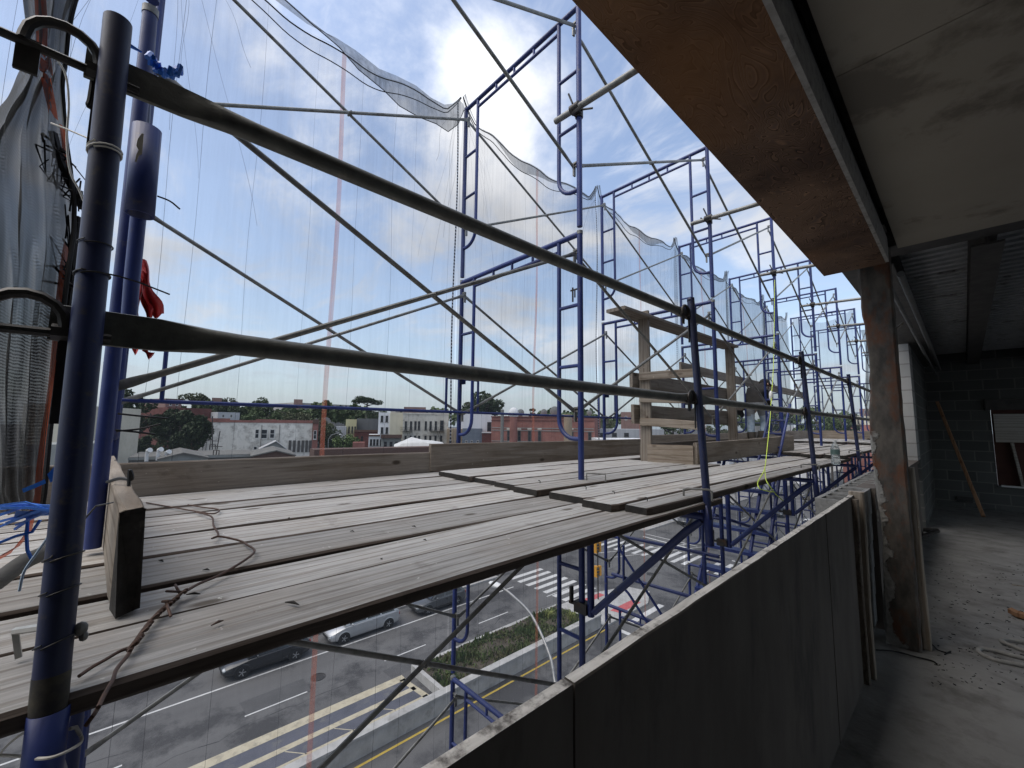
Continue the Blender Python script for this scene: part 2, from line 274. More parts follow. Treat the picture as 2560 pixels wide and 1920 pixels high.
# ---------------------------------------------------------------- mesh helpers
class MB:
    """collects shapes, builds ONE mesh object"""
    def __init__(s): s.v = []; s.f = []; s.m = []; s.sm = []
    def add(s, vs, fs, mi=0, smooth=False):
        o = len(s.v); s.v += [tuple(x) for x in vs]
        for f in fs: s.f.append([o+i for i in f]); s.m.append(mi); s.sm.append(smooth)
    def box(s, lo, hi, mi=0):
        (a, b, c), (d, e, f) = lo, hi
        s.add([(a, b, c), (d, b, c), (d, e, c), (a, e, c), (a, b, f), (d, b, f), (d, e, f), (a, e, f)],
              [(0, 3, 2, 1), (4, 5, 6, 7), (0, 1, 5, 4), (1, 2, 6, 5), (2, 3, 7, 6), (3, 0, 4, 7)], mi)
    def obox(s, c, ax, ay, az, mi=0):
        c, ax, ay, az = (Vector(x) for x in (c, ax, ay, az))
        s.add([c+sx*ax+sy*ay+sz*az for sz in (-1, 1) for sy, sx in ((-1, -1), (-1, 1), (1, 1), (1, -1))],
              [(0, 3, 2, 1), (4, 5, 6, 7), (0, 1, 5, 4), (1, 2, 6, 5), (2, 3, 7, 6), (3, 0, 4, 7)], mi)
    def beam(s, a, b, w, h, up=(0, 0, 1), mi=0):
        a, b = Vector(a), Vector(b); d = (b-a); n = d.normalized(); sd_ = n.cross(Vector(up)).normalized(); u_ = sd_.cross(n)
        s.obox((a+b)/2, d/2, sd_*w/2, u_*h/2, mi)
    def tube(s, pts, r, n=10, mi=0, cap=True, closed=False, sect=None):
        """sweep along pts; r a number or list; sect an optional list of (width, height) half sizes with a fixed up"""
        P = [Vector(p) for p in pts]; K = len(P); rs = r if isinstance(r, (list, tuple)) else [r]*K
        T = []
        for i in range(K):
            a = P[i-1] if (i or closed) else P[i]; b = P[(i+1) % K] if (i < K-1 or closed) else P[i]
            T.append((b-a).normalized() if (b-a).length > 1e-9 else Vector((0, 0, 1)))
        up = Vector((0, 0, 1)) if abs(T[0].z) < .9 else Vector((1, 0, 0))
        vs_ = []; sd_ = T[0].cross(up).normalized()
        for i in range(K):
            sd_ = (sd_ - T[i]*sd_.dot(T[i])); sd_ = sd_.normalized() if sd_.length > 1e-6 else T[i].orthogonal().normalized()
            u_ = sd_.cross(T[i])
            a, b = sect[i] if sect else (rs[i], rs[i])
            for k in range(n):
                an = 2*math.pi*(k+.5)/n
                ca, sa = math.cos(an), math.sin(an)
                if sect and abs(a-b) > .004 + .0:          # squarer where it is pressed flat
                    q = max(abs(ca), abs(sa)); e = min(1, abs(a-b)/max(a, b)); ca, sa = ca*(1-e)+ca/q*e, sa*(1-e)+sa/q*e
                vs_.append(P[i] + sd_*ca*a + u_*sa*b)
        fs = []
        for i in range(K if closed else K-1):
            for k in range(n):
                j = (i+1) % K
                fs.append((i*n+k, i*n+(k+1) % n, j*n+(k+1) % n, j*n+k))
        s.add(vs_, fs, mi, True)
        if cap and not closed:
            o = len(s.v)-len(vs_)
            s.f.append([o+k for k in range(n)][::-1]); s.m.append(mi); s.sm.append(False)
            s.f.append([o+(K-1)*n+k for k in range(n)]); s.m.append(mi); s.sm.append(False)
    def pipe(s, a, b, ro, ri, n=16, mi=0):
        """hollow tube with open ends"""
        a, b = Vector(a), Vector(b); t = (b-a).normalized(); sd_ = t.orthogonal().normalized(); u_ = t.cross(sd_); vs_ = []
        for p, r in ((a, ro), (b, ro), (b, ri), (a, ri)):
            for k in range(n): vs_.append(p + (sd_*math.cos(2*math.pi*k/n)+u_*math.sin(2*math.pi*k/n))*r)
        fs = [(i*n+k, i*n+(k+1) % n, ((i+1) % 4)*n+(k+1) % n, ((i+1) % 4)*n+k) for i in range(4) for k in range(n)]
        s.add(vs_, fs, mi, True)
    def grid(s, rows, mi=0, smooth=True):
        n = len(rows[0]); vs_ = [p for r_ in rows for p in r_]
        s.add(vs_, [(i*n+k, i*n+k+1, (i+1)*n+k+1, (i+1)*n+k) for i in range(len(rows)-1) for k in range(n-1)], mi, smooth)
    def ell(s, c, r, n=10, mi=0):
        c = Vector(c); rows = []
        for i in range(n//2+1):
            th = math.pi*i/(n//2)
            rows.append([c+Vector((r[0]*math.sin(th)*math.cos(2*math.pi*k/n), r[1]*math.sin(th)*math.sin(2*math.pi*k/n), r[2]*math.cos(th))) for k in range(n+1)])
        s.grid(rows, mi)
    def build(s, name, mats, parent=None, loc=None, fix=True):
        me = bpy.data.meshes.new(name); me.from_pydata(s.v, [], s.f)
        for m in (mats if isinstance(mats, (list, tuple)) else [mats]): me.materials.append(m)
        me.polygons.foreach_set('material_index', s.m); me.polygons.foreach_set('use_smooth', s.sm)
        me.update()
        if fix:
            b = bmesh.new(); b.from_mesh(me); bmesh.ops.recalc_face_normals(b, faces=b.faces); b.to_mesh(me); b.free()
        if any(s.sm) and not all(s.sm):
            try: me.set_sharp_from_angle(angle=R(40))
            except Exception: pass
        o = bpy.data.objects.new(name, me); C.objects.link(o)
        if loc: o.location = loc
        if parent: o.parent = parent
        return o
def smooth(P, k=5):
    P = [Vector(p) for p in P]; Q = [P[0]*2-P[1]]+P+[P[-1]*2-P[-2]]; o = []
    for i in range(1, len(Q)-2):
        for j in range(k):
            t = j/k; a, b, c, d = Q[i-1], Q[i], Q[i+1], Q[i+2]
            o.append((b*2+(c-a)*t+(a*2-b*5+c*4-d)*t*t+(b*3-a-c*3+d)*t*t*t)*.5)
    return o+[P[-1]]
def arc(c, r, a0, a1, ax, ay, n=7):
    c, ax, ay = Vector(c), Vector(ax), Vector(ay)
    return [c+ax*r*math.cos(a0+(a1-a0)*i/n)+ay*r*math.sin(a0+(a1-a0)*i/n) for i in range(n+1)]
def tag(o, label=None, cat=None, group=None, kind=None):
    if label: o['label'] = label
    if cat: o['category'] = cat
    if group: o['group'] = group
    if kind: o['kind'] = kind
    return o
def empty(name, loc=(0, 0, 0), label=None, cat=None, group=None, rz=0):
    o = bpy.data.objects.new(name, None); C.objects.link(o); o.location = loc; o.rotation_euler = (0, 0, rz); o.empty_display_size = .1
    return tag(o, label, cat, group)
KIDS = {}
def dup(root, loc=None, label=None, rz=None):
    def cp(o, par):
        c = o.copy(); C.objects.link(c)
        if par: c.parent = par
        for ch in kids[o.name]: cp(ch, c)
        return c
    kids = {}
    def walk(o):
        kids[o.name] = list(o.children)
        for ch in o.children: walk(ch)
    walk(root)
    r_ = cp(root, None)
    if loc is not None: r_.location = loc
    if rz is not None: r_.rotation_euler = (0, 0, rz)
    if label: r_['label'] = label
    return r_
def struct(name, mb, m): return tag(mb.build(name, m), kind='structure')
ORD = ['nearest', 'second', 'third', 'fourth', 'fifth', 'sixth', 'seventh', 'eighth']
NTH = ['first', 'second', 'third', 'fourth', 'fifth', 'sixth', 'seventh', 'eighth']

def board(mb, a, b, w, h, up=(0, 0, 1), seg=10, jit=.002, mi=0, clip=0.0, endmi=None, seed=0, sidemi=None):
    """sawn board with softened arrises, slightly uneven; w across, h along up"""
    q = random.Random(seed*7919+int(abs(a[0])*1000)+int(abs(a[2])*313))
    a, b, up = Vector(a), Vector(b), Vector(up); d = (b-a); Ln = d.length; t = d.normalized(); sd_ = t.cross(up).normalized(); u_ = sd_.cross(t)
    e = min(.006, w*.2, h*.2); prof = [(-w/2+e, -h/2), (w/2-e, -h/2), (w/2, -h/2+e), (w/2, h/2-e), (w/2-e, h/2), (-w/2+e, h/2), (-w/2, h/2-e), (-w/2, -h/2+e)]
    rows = []; ph = q.random()*6
    for i in range(seg+1):
        f = i/seg; c = a+d*f
        bow = math.sin(f*5+ph)*jit*1.2
        k = 1.0
        if clip and (i == 0 or i == seg): k = 1-clip
        rows.append([c+sd_*(x*k+q.uniform(-jit, jit)*.6)+u_*(y+bow+q.uniform(-jit, jit)*.35) for x, y in prof])
    if clip:   # sawn-off corners
        rows[1] = [p-(p-r0).dot(t)*t*(1-.12) if True else p for p, r0 in zip(rows[1], rows[0])]
        rows[-2] = [p-(p-r0).dot(t)*t*(1-.12) for p, r0 in zip(rows[-2], rows[-1])]
    n = 8; o = [p for r_ in rows for p in r_]
    fs = [(i*n+k, i*n+(k+1) % n, (i+1)*n+(k+1) % n, (i+1)*n+k) for i in range(seg) for k in range(n)]
    mb.add(o, fs, mi)
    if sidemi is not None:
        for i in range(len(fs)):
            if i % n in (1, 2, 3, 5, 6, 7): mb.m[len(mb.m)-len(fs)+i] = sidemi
    mb.add(rows[0], [tuple(range(n))[::-1]], mi if endmi is None else endmi); mb.add(rows[-1], [tuple(range(n))], mi if endmi is None else endmi)

# ================================================================ STREET LEVEL
ZG = -15.0
ASPH = mat('asphalt', (.085, .085, .086), (.115, .115, .116), .35, rough=.9, c3=(.04, .041, .043), s3=.12, lo3=.5, hi3=.6, bump=.1, bscale=14)
ROADM = mat('road_asphalt', (.092, .091, .091), (.122, .121, .12), .5, rough=.88, stretch=(1, .12, 1), c3=(.048, .048, .05), s3=.25, lo3=.5, hi3=.6)
PAINTW = mat('white_road_paint', (.50, .50, .49), (.62, .62, .60), 2.5, rough=.8, c3=(.22, .22, .22), s3=5, lo3=.58, hi3=.72)
PAINTY = mat('yellow_road_paint', (.42, .375, .27), (.50, .455, .34), 2.0, rough=.8, c3=(.25, .23, .18), s3=3, lo3=.5, hi3=.72)
PAINTY2 = mat('bright_yellow_line', (.50, .36, .06), (.58, .42, .09), 2.5, rough=.8)
HATCH = mat('hatched_strip_asphalt', (.075, .08, .10), (.10, .105, .13), .8, rough=.9, c3=(.14, .14, .14), s3=1.2, lo3=.55, hi3=.7)
KERBM = mat('kerb_concrete', (.34, .335, .32), (.45, .445, .43), 1.6, rough=.9, c3=(.22, .215, .2), s3=1.1, lo3=.55, hi3=.72)
SOIL = mat('planter_soil', (.05, .042, .03), (.09, .075, .055), 2.5, rough=.95, bump=.6)
PAVE = mat('pavement_concrete', (.30, .295, .285), (.38, .375, .36), .8, rough=.9, c3=(.22, .21, .2), s3=.7)

g = MB(); g.grid([[(x, y, ZG-.012) for x in (-2600, -600, -120, -33, -8, 40, 300, 1500)] for y in (-1500, -200, 0, 60, 200, 700, 2800)], 0, False)
struct('ground', g, ASPH)
g = MB(); g.box((-32.2, -60, ZG-.4), (-7.6, 300, ZG)); struct('road', g, ROADM)
g = MB(); g.box((-7.6, -60, ZG-.3), (-.6, 34, ZG+.14)); struct('pavement', g, PAVE)
g = MB(); g.box((-36.5, -60, ZG-.3), (-32.2, 28.0, ZG+.14)); g.box((-36.5, 56, ZG-.3), (-32.2, 300, ZG+.14)); struct('far_pavement', g, PAVE)
z1 = ZG+.004
def stripe(mb, x0, y0, x1, y1, wd):
    a, b = Vector((x0, y0, z1)), Vector((x1, y1, z1)); n = (b-a).normalized().cross(Vector((0, 0, 1)))*wd/2
    mb.add([a-n, b-n, b+n, a+n], [(0, 1, 2, 3)])
g = MB(); stripe(g, -29.45, -40, -29.55, 27.6, .13); struct('parking_edge_line', g, PAINTW)
g = MB()
for y in np.arange(-18, 28, 7.6): stripe(g, -26.0, y+.7, -26.0, y+3.7, .1)
for y in np.arange(60, 120, 7.6): stripe(g, -26.0, y, -26.0, y+3.0, .1); stripe(g, -16.0, y, -16.0, y+3.0, .1)
struct('lane_dashes', g, PAINTW)
g = MB(); stripe(g, -19.05, -40, -19.05, 27.2, .13); struct('yellow_edge_line', g, PAINTY2)
g = MB(); g.add([(-23.6, -40, z1), (-21.05, -40, z1), (-21.05, 13.4, z1), (-23.6, 13.2, z1)], [(0, 1, 2, 3)]); struct('hatched_strip', g, HATCH)
z1 = ZG+.008
g = MB(); stripe(g, -23.6, -40, -23.62, 13.2, .58); stripe(g, -22.3, -40, -22.3, 13.2, .34); stripe(g, -21.1, -40, -21.1, 13.4, .55); stripe(g, -23.5, 13.0, -21.1, 13.3, .35)
for y in np.arange(-20, 13, 2.2): stripe(g, -22.1, y, -21.3, y+.7, .05)
struct('median_paint', g, PAINTY)
g = MB()
def bars(x0, x1, ya, yb, st, sk=0.0):
    x = x0
    while x < x1:
        stripe(g, x, ya+sk*(x-x0), x, yb+sk*(x-x0), .5); x += st
z1 = ZG+.004
bars(-31.2, -23.6, 28.8, 33.2, 1.12); bars(-18.4, -8.2, 29.6, 34.4, 1.15)
bars(-33.5, -21.0, 44.6, 49.2, 1.15, .12); bars(-19.5, -8.2, 45.6, 50.2, 1.15)
for a in ((-31, 53.3, -20, 52.0, .28), (-31.5, 54.8, -24, 54.3, .16), (-18.9, 51.6, -8, 51.0, .28), (-18.5, 27.9, -9, 27.9, .4), (-30.8, 41.8, -24, 57, .12), (-28.6, 42, -22, 58, .1), (-36, 43, -36, 30, .3), (-16, 40, -8.5, 44, .14), (-13, 38, -8.4, 40.3, .14)): stripe(g, *a)
struct('crosswalk_paint', g, PAINTW)

TARL = plain('tar_seam', (.02, .02, .021), .7); PATCH = mat('asphalt_patch', (.072, .072, .073), (.09, .09, .091), 1.2, rough=.9)
z1 = ZG+.0025; g = MB(); q = random.Random(77)
for x0, y0 in ((-27.6, -6), (-24.9, 2), (-27.9, 15), (-16.5, 5), (-14.0, 16), (-25.0, 19), (-28.4, 27), (-17.4, 37), (-26.5, 38), (-12.0, 40)):
    x, y = x0, y0
    for k in range(14): x2, y2 = x+q.gauss(0, .12), y+q.uniform(.3, .9); stripe(g, x, y, x2, y2, q.uniform(.02, .05)); x, y = x2, y2
struct('road_cracks', g, TARL)
g = MB(); z1 = ZG+.002
for x, y, a, b in ((-27.4, 5.5, 1.5, 3.2), (-25.1, 12.5, 1.1, 5.5), (-28.2, 22.0, 1.3, 2.6), (-16.6, 20.0, 1.6, 4.0), (-14.2, 9.0, 1.2, 6.0), (-26.0, 36.0, 3.0, 2.0), (-18.0, 39.0, 2.2, 3.0)): g.add([(x, y, z1), (x+a, y+.1, z1), (x+a-.1, y+b, z1), (x-.05, y+b, z1)], [(0, 1, 2, 3)])
struct('road_patches', g, PATCH)
for i, (x, y, lb) in enumerate(((-27.0, 9.4, 'round iron manhole cover in the lane beside the hatched strip'), (-15.8, 14.6, 'round iron manhole cover in the near lane by the yellow line'), (-22.8, 40.5, 'round iron manhole cover in the middle of the intersection'))):
    g = MB(); g.tube([(0, 0, 0), (0, 0, .008)], .36, 20); g.tube(arc((0, 0, .006), .40, 0, 2*math.pi*19/20, (1, 0, 0), (0, 1, 0), 19), .02, 4, closed=True); o = g.build('manhole_cover', STEEL); o.location = (x, y, ZG+.003); tag(o, lb, 'manhole cover')
# concrete wall along the raised median, with cap; planting bed behind it
g = MB(); g.box((-19.8, -40, ZG), (-19.45, 27.2, ZG+.86)); g.box((-19.86, -40, ZG+.86), (-19.39, 27.2, ZG+.97)); g.box((-23.7, 13.7, ZG), (-19.8, 13.95, ZG+.5))
tag(g.build('median_wall', KERBM), 'long low concrete wall with cap running beside the yellow road line', 'wall')
g = MB(); g.box((-23.95, 13.95, ZG), (-23.65, 27.3, ZG+.3)); g.box((-23.65, 27.0, ZG), (-19.86, 27.3, ZG+.3))
tag(g.build('planter_kerb', KERBM), 'pale concrete kerb round the planting bed on the median', 'kerb')
g = MB(); g.grid([[(x, y, ZG+.33+.05*math.sin(x*3+y*2)) for x in np.linspace(-23.65, -19.86, 9)] for y in np.linspace(13.95, 27.0, 25)])
struct('planting_soil', g, SOIL)
GRASS = mat('ground_cover_leaves', (.045, .075, .02), (.09, .125, .04), 1.2, rough=.8, c3=(.11, .10, .045), s3=.9, lo3=.5, hi3=.66)
g = MB(); q = random.Random(3)
for i in range(5200):
    x, y = q.uniform(-23.6, -19.95), q.uniform(14.1, 26.9)
    d = math.sin(x*1.7+y*.9)+math.sin(y*1.3-x*2.2)
    if d < -.5 and q.random() < .75: continue
    h = q.uniform(.06, .22)*(1.8 if d > 1.1 else 1); a = q.random()*6.3; c = Vector((x, y, ZG+.34)); s_ = Vector((math.cos(a), math.sin(a), 0))*q.uniform(.03, .08)
    l = Vector((q.uniform(-.1, .1), q.uniform(-.1, .1), h)); g.add([c-s_, c+s_, c+l+s_*.5, c+l-s_*.5], [(0, 1, 2, 3)])
tag(g.build('ground_cover', GRASS, fix=False), 'low green ground cover growing in the median planting bed', 'plants', kind='stuff')
YG = mat('yellow_green_grass', (.16, .19, .05), (.26, .28, .09), 6, rough=.8)
for i, (x, y, lb) in enumerate(((-22.6, 24.9, 'yellow green grass tuft at the end of the planting bed'), (-21.2, 25.9, 'larger yellow green grass tuft by the median wall end'))):
    g = MB(); q = random.Random(i+20)
    for k in range(90):
        a = q.random()*6.3; c = Vector((x+q.gauss(0, .15), y+q.gauss(0, .15), ZG+.34)); o_ = Vector((math.cos(a), math.sin(a), 0)); s_ = o_.cross(Vector((0, 0, 1)))*.018; h = q.uniform(.3, .6+.15*i)
        g.add([c-s_, c+s_, c+o_*h*.25+s_+Vector((0, 0, h*.7)), c+o_*h*.25-s_+Vector((0, 0, h*.7)), c+o_*h*.7+Vector((0, 0, h))], [(0, 1, 2, 3), (3, 2, 4)])
    tag(g.build('grass_tuft', YG, fix=False), lb, 'plant')
g = MB(); g.add([(-23.9, 27.4, ZG+.14), (-19.2, 27.4, ZG+.14), (-19.2, 33.6, ZG+.14), (-20.4, 36.0, ZG+.14), (-22.4, 35.4, ZG+.14), (-23.7, 31.5, ZG+.14), (-23.9, 27.4, ZG-.1), (-19.2, 27.4, ZG-.1), (-19.2, 33.6, ZG-.1), (-20.4, 36.0, ZG-.1), (-22.4, 35.4, ZG-.1), (-23.7, 31.5, ZG-.1)],
   [(0, 1, 2, 3, 4, 5)]+[(i, (i+1) % 6, (i+1) % 6+6, i+6) for i in range(6)])
struct('refuge_island', g, KERBM)
REDP = mat('red_paving_panel', (.42, .09, .10), (.52, .13, .13), 3, rough=.85)
for lb, P in (('larger red tactile panel on the near edge of the refuge island', ((-20.5, 29.9), (-19.65, 30.1), (-19.65, 33.2), (-20.45, 33.2))), ('smaller red tactile panel on the far edge of the refuge island', ((-23.3, 29.6), (-22.6, 29.9), (-22.6, 32.2), (-23.2, 32.2)))):
    g = MB(); g.add([(x, y, ZG+.146) for x, y in P], [(0, 1, 2, 3)]); tag(g.build('tactile_panel', REDP), lb, 'paving panel')

# street lamp with curved arm
LAMPM = mat('lamp_pole_metal', (.20, .205, .21), (.28, .285, .29), 6, rough=.4, metal=.5)
e = empty('street_lamp', (-7.9, 10.1, ZG+.14), 'tall silver street lamp with curved arm hanging over the near lane', 'street lamp')
g = MB(); g.tube([(0, 0, 0), (0, 0, .5), (0, 0, .52), (0, 0, 5.6)], [.16, .16, .09, .075], 10); g.build('pole', LAMPM, e)
g = MB(); O = Vector((-7.9, 10.1, ZG+.14))
P = [Vector((-7.9, 10.1, ZG+5.7)), Vector((-8.3, 10.1, -8.7)), at(1390, 1716, X=-9.0), at(1375, 1640, X=-9.7), at(1330, 1540, X=-11.0), at(1280, 1488, X=-12.2), at(1255, 1470, X=-12.7)]
g.tube(smooth([p-O for p in P]), .05, 8); g.build('arm', LAMPM, e)
g = MB(); h = at(1240, 1462, X=-13.0)-O; g.ell(h, (.42, .17, .09), 12); g.ell(h+Vector((-.1, 0, -.06)), (.25, .13, .08), 10); g.build('lamp_head', WHITE, e)
# traffic signals on the median nose
SIGY = plain('signal_yellow', (.62, .30, .03), .45); SIGK = plain('signal_black', (.01, .01, .01), .4)
e = empty('traffic_signal', (-22.45, 31.0, ZG+.14), 'traffic signal pole with amber housings on the refuge island', 'traffic signal')
g = MB(); g.tube([(0, 0, 0), (0, 0, 4.9)], .06, 8); g.build('pole', STEEL, e)
for z in (2.35, 4.35):
    g = MB(); g.box((-.2, -.35, z-.45), (.12, -.07, z+.45)); g.box((-.15, .07, z-.4), (.15, .33, z+.4)); hs = g.build('signal_housing', SIGY, e)
    g = MB()
    for k in (-.28, 0, .28): g.tube([(.12, -.21, z+k), (.24, -.21, z+k-.02)], .1, 10)
    g.build('lens_visor', SIGK, hs)

# ---------------------------------------------------------------- cars
TYRE = plain('tyre_rubber', (.012, .012, .013), .8); RIM = plain('alloy_rim', (.42, .43, .44), .3, .7); GLASS = plain('car_glass', (.012, .014, .016), .08, 0, .8)
LAMPC = plain('headlight_lens', (.5, .52, .53), .15); TAILC = plain('tail_lens', (.28, .015, .012), .2); BLK = plain('black_trim', (.012, .012, .012), .5)
def carpaint(n, c): 
    m = plain(n, c, .28, .35, .6); m.node_tree.nodes['Principled BSDF'].inputs['Coat Weight'].default_value = .6; return m
def make_car(name, label, paint, L_=4.9, W=1.9, H=1.6, hood=.95, tail=.35, kind='suv', group=None, cat='car'):
    """car along +Y (front at -Y), wheels at base plane z=0; body lofted from side stations"""
    e = empty(name, (0, 0, 0), label, cat, group); hw = W/2; belt = .60*H if H > 1.5 else .63*H; gc = .22
    st = [(-L_/2, .42, .62, .80), (-L_/2+.12, .30, .74, .92), (-L_/2+.6, gc, belt-.12, .98), (-L_/2+hood+.35, gc, belt, 1.0), (0, gc, belt+.02, 1.0), (L_/2-.5, gc, belt+.04, 1.0), (L_/2-.1, .30, belt, .95), (L_/2, .42, belt-.18, .86)]
    g = MB(); rows = []
    for y, zl, zh, k in st:
        ww = hw*k; rows.append([(-ww+.1, y, zl), (-ww, y, zl+.12), (-ww-.0, y, (zl+zh)/2), (-ww+.03, y, zh-.06), (-ww+.12, y, zh), (0, y, zh+.035), (ww-.12, y, zh), (ww-.03, y, zh-.06), (ww, y, (zl+zh)/2), (ww, y, zl+.12), (ww-.1, y, zl), (-ww+.1, y, zl)])
    g.grid(rows); g.add(rows[0][:-1], [tuple(range(11))]); g.add(rows[-1][:-1], [tuple(range(11))[::-1]])
    # cabin: roof and pillars
    y0, y1, y2, y3 = -L_/2+hood+.25, -L_/2+hood+.95, L_/2-.75 if kind != 'sedan' else L_/2-1.35, L_/2-.12 if kind != 'sedan' else L_/2-.6
    bz = belt+.01; b0, b1 = hw-.08, hw-.27
    cab = [[(-b0, y0, bz), (-b1, y1, H-.06), (-b1, y2, H-.05), (-b0, y3, bz)], [(-b1+.12, y1, H), (-b1+.12, y2, H)], [(b1-.12, y1, H), (b1-.12, y2, H)], [(b0, y0, bz), (b1, y1, H-.06), (b1, y2, H-.05), (b0, y3, bz)]]
    V = cab[0]+cab[1]+cab[2]+cab[3]
    g.add(V, [(0, 1, 2, 3), (1, 4, 5, 2), (4, 6, 7, 5), (6, 9, 10, 7), (8, 11, 10, 9), (0, 8, 9, 6, 4, 1), (3, 2, 5, 7, 10, 11)])
    wy = (-L_/2+.95, L_/2-.95); wr = .34
    for sx in (-1, 1):           # arch lips
        for y in wy: g.tube(arc((sx*(hw-.01), y, wr), wr+.085, .1, math.pi-.1, (0, 1, 0), (0, 0, 1), 10), .035, 5)
    body = g.build('body', paint, e)
    for sx in (-1, 1):
        g = MB()
        def P(f, h): return Vector((sx*(b0+(b1-b0)*h+.006), 0, bz+(H-.06-bz)*h))
        for fa, fb in ((.06, .36), (.39, .64), (.67, .93)):
            ya = lambda f, h: (y0+(y3-y0)*f)*(1-h)+(y1+(y2-y1)*f)*h
            g.add([Vector((P(0, .1).x, ya(fa, .1), P(0, .1).z)), Vector((P(0, .1).x, ya(fb, .1), P(0, .1).z)), Vector((P(0, .88).x, ya(fb, .88), P(0, .88).z)), Vector((P(0, .88).x, ya(fa, .88), P(0, .88).z))], [(0, 1, 2, 3)])
        g.build('side_window', GLASS, e)
        g = MB()
        for y in (-.35, .75): g.box((sx*hw-.012, y, .35), (sx*hw+.003, y+.012, belt-.1))
        for y in (.35, 1.3): g.box((sx*hw-.02, y-.15, belt-.16), (sx*hw+.025, y+.05, belt-.13))
        g.box((sx*hw-.01, -1.3, .32), (sx*hw+.006, L_/2-1.5, .40))
        g.build('door_trim', BLK if paint.name != 'silver_car_paint' else RIM, body)
        g = MB(); g.ell((sx*(hw+.1), y0+.45, bz+.08), (.11, .06, .08), 8); g.build('mirror', paint, e)
    g = MB(); k = .94; g.add([(-b0*k, y0-.004, bz+.06), (b0*k, y0-.004, bz+.06), (b1*.95, y1-.03, H-.07), (-b1*.95, y1-.03, H-.07)], [(0, 1, 2, 3)])
    for i_, v_ in enumerate(g.v): g.v[i_] = (v_[0], v_[1]-.02, v_[2]+.008)
    g.build('windscreen', GLASS, e)
    g = MB(); g.add([(-b0*k, y3+.022, bz+.06), (b0*k, y3+.022, bz+.06), (b1*.95, y2+.045, H-.09), (-b1*.95, y2+.045, H-.09)], [(0, 1, 2, 3)]); g.build('rear_window', GLASS, e)
    for sx in (-1, 1):
        g = MB(); g.ell((sx*(hw-.28), -L_/2+.1, .66), (.2, .12, .085), 10); g.build('headlight', LAMPC, e)
        g = MB(); g.ell((sx*(hw-.17), L_/2-.07, .82), (.11, .07, .16), 10); g.build('tail_light', TAILC, e)
        for y in wy:
            g = MB(); g.tube(arc((0, 0, 0), wr-.09, 0, 2*math.pi*15/16, (0, 1, 0), (0, 0, 1), 15), .1, 8, closed=True)
            wh = g.build('wheel', TYRE, e, (sx*(hw-.065), y, wr))
            g = MB(); g.tube([(sx*(hw-.05), y, wr+.03), (sx*(hw+.012), y, wr+.03)], wr+.075, 18); g.build('wheel_arch', BLK, body)
            g = MB(); g.tube([(sx*.02, 0, 0), (sx*.06, 0, 0)], [.2, .2], 16, 1)
            g.pipe((sx*.0, 0, 0), (sx*.085, 0, 0), .245, .215, 20, 0)
            for a in range(5):
                an = a*2*math.pi/5; d = Vector((0, math.cos(an), math.sin(an))); g.beam(Vector((sx*.075, 0, 0)), Vector((sx*.075, 0, 0))+d*.22, .05, .02, (1, 0, 0), 0)
            g.tube([(sx*.06, 0, 0), (sx*.09, 0, 0)], .05, 8, 0); g.build('rim', [RIM, BLK], wh)
    g = MB(); g.box((-.5, -L_/2-.015, .4), (.5, -L_/2+.1, .56)); g.build('grille', BLK, e)
    return e
SILV = carpaint('silver_car_paint', (.42, .43, .44)); BLKP = carpaint('black_car_paint', (.022, .024, .028)); GREYP = carpaint('grey_car_paint', (.09, .095, .10)); WHP = carpaint('white_car_paint', (.62, .63, .63)); REDC = carpaint('red_car_paint', (.3, .03, .03))
c = make_car('parked_car', 'silver minivan parked at the kerb between two black cars', SILV, 5.15, 1.98, 1.74, .75, .2, 'van'); c.location = (-30.75, 13.6, ZG+.003)
c = make_car('parked_car', 'black estate car parked in front of the silver minivan', BLKP, 4.8, 1.86, 1.58, 1.0); c.location = (-30.7, 7.45, ZG+.003)
c = make_car('parked_car', 'dark grey hatchback with damaged front parked behind the silver minivan', GREYP, 4.7, 1.86, 1.6, 1.0); c.location = (-30.7, 20.0, ZG+.003)
far = [(-30.6, 66, GREYP, 'dark grey saloon beyond the far crosswalk at the left kerb', 0), (-13.0, 61, WHP, 'white saloon waiting in the near lane beyond the crosswalk', 0), (-9.8, 57.5, REDC, 'red saloon at the near kerb beyond the intersection', 0), (-9.8, 66, SILV, 'silver saloon parked behind the red saloon', 0), (-16.6, 76, WHP, 'white saloon farthest down the avenue', 0), (-22.5, 84, BLKP, 'black saloon far down the avenue', 0)]
for x, y, p, lb, r_ in far:
    c = make_car('saloon_car', lb, p, 4.6, 1.82, 1.46, 1.1, .5, 'sedan'); c.location = (x, y, ZG+.003)

# ================================================================ CITY BEYOND THE STREET
WIN = plain('dark_window_glass', (.025, .03, .035), .15); WFR = mat('window_frame_white', (.55, .55, .53), (.62, .62, .6), 3)
WFD = plain('window_frame_dark', (.08, .075, .07), .6)
def flatnoise(n, c1, c2, c3, s=.35, s3=.25, st=(1, 1, .4), lo3=.5, hi3=.68): return mat(n, c1, c2, s, stretch=st, rough=.9, c3=c3, s3=s3, lo3=lo3, hi3=hi3, detail=8)
WHW = flatnoise('stained_white_wall', (.66, .64, .58), (.78, .76, .70), (.36, .345, .31), .55, .7, (1, 1, .3), .48, .66)
BEI = flatnoise('beige_render', (.55, .51, .41), (.62, .58, .47), (.46, .43, .35)); CRM = flatnoise('cream_render', (.62, .57, .43), (.66, .61, .47), (.54, .50, .39))
CONCB = flatnoise('streaky_concrete_wall', (.50, .48, .42), (.60, .58, .52), (.33, .315, .28), .8, .9, (1, 1, .12), .5, .64)
YEL = flatnoise('pale_yellow_siding', (.50, .47, .27), (.54, .51, .31), (.44, .41, .25)); DKG = flatnoise('dark_grey_shingle', (.11, .115, .115), (.15, .155, .15), (.09, .09, .09))
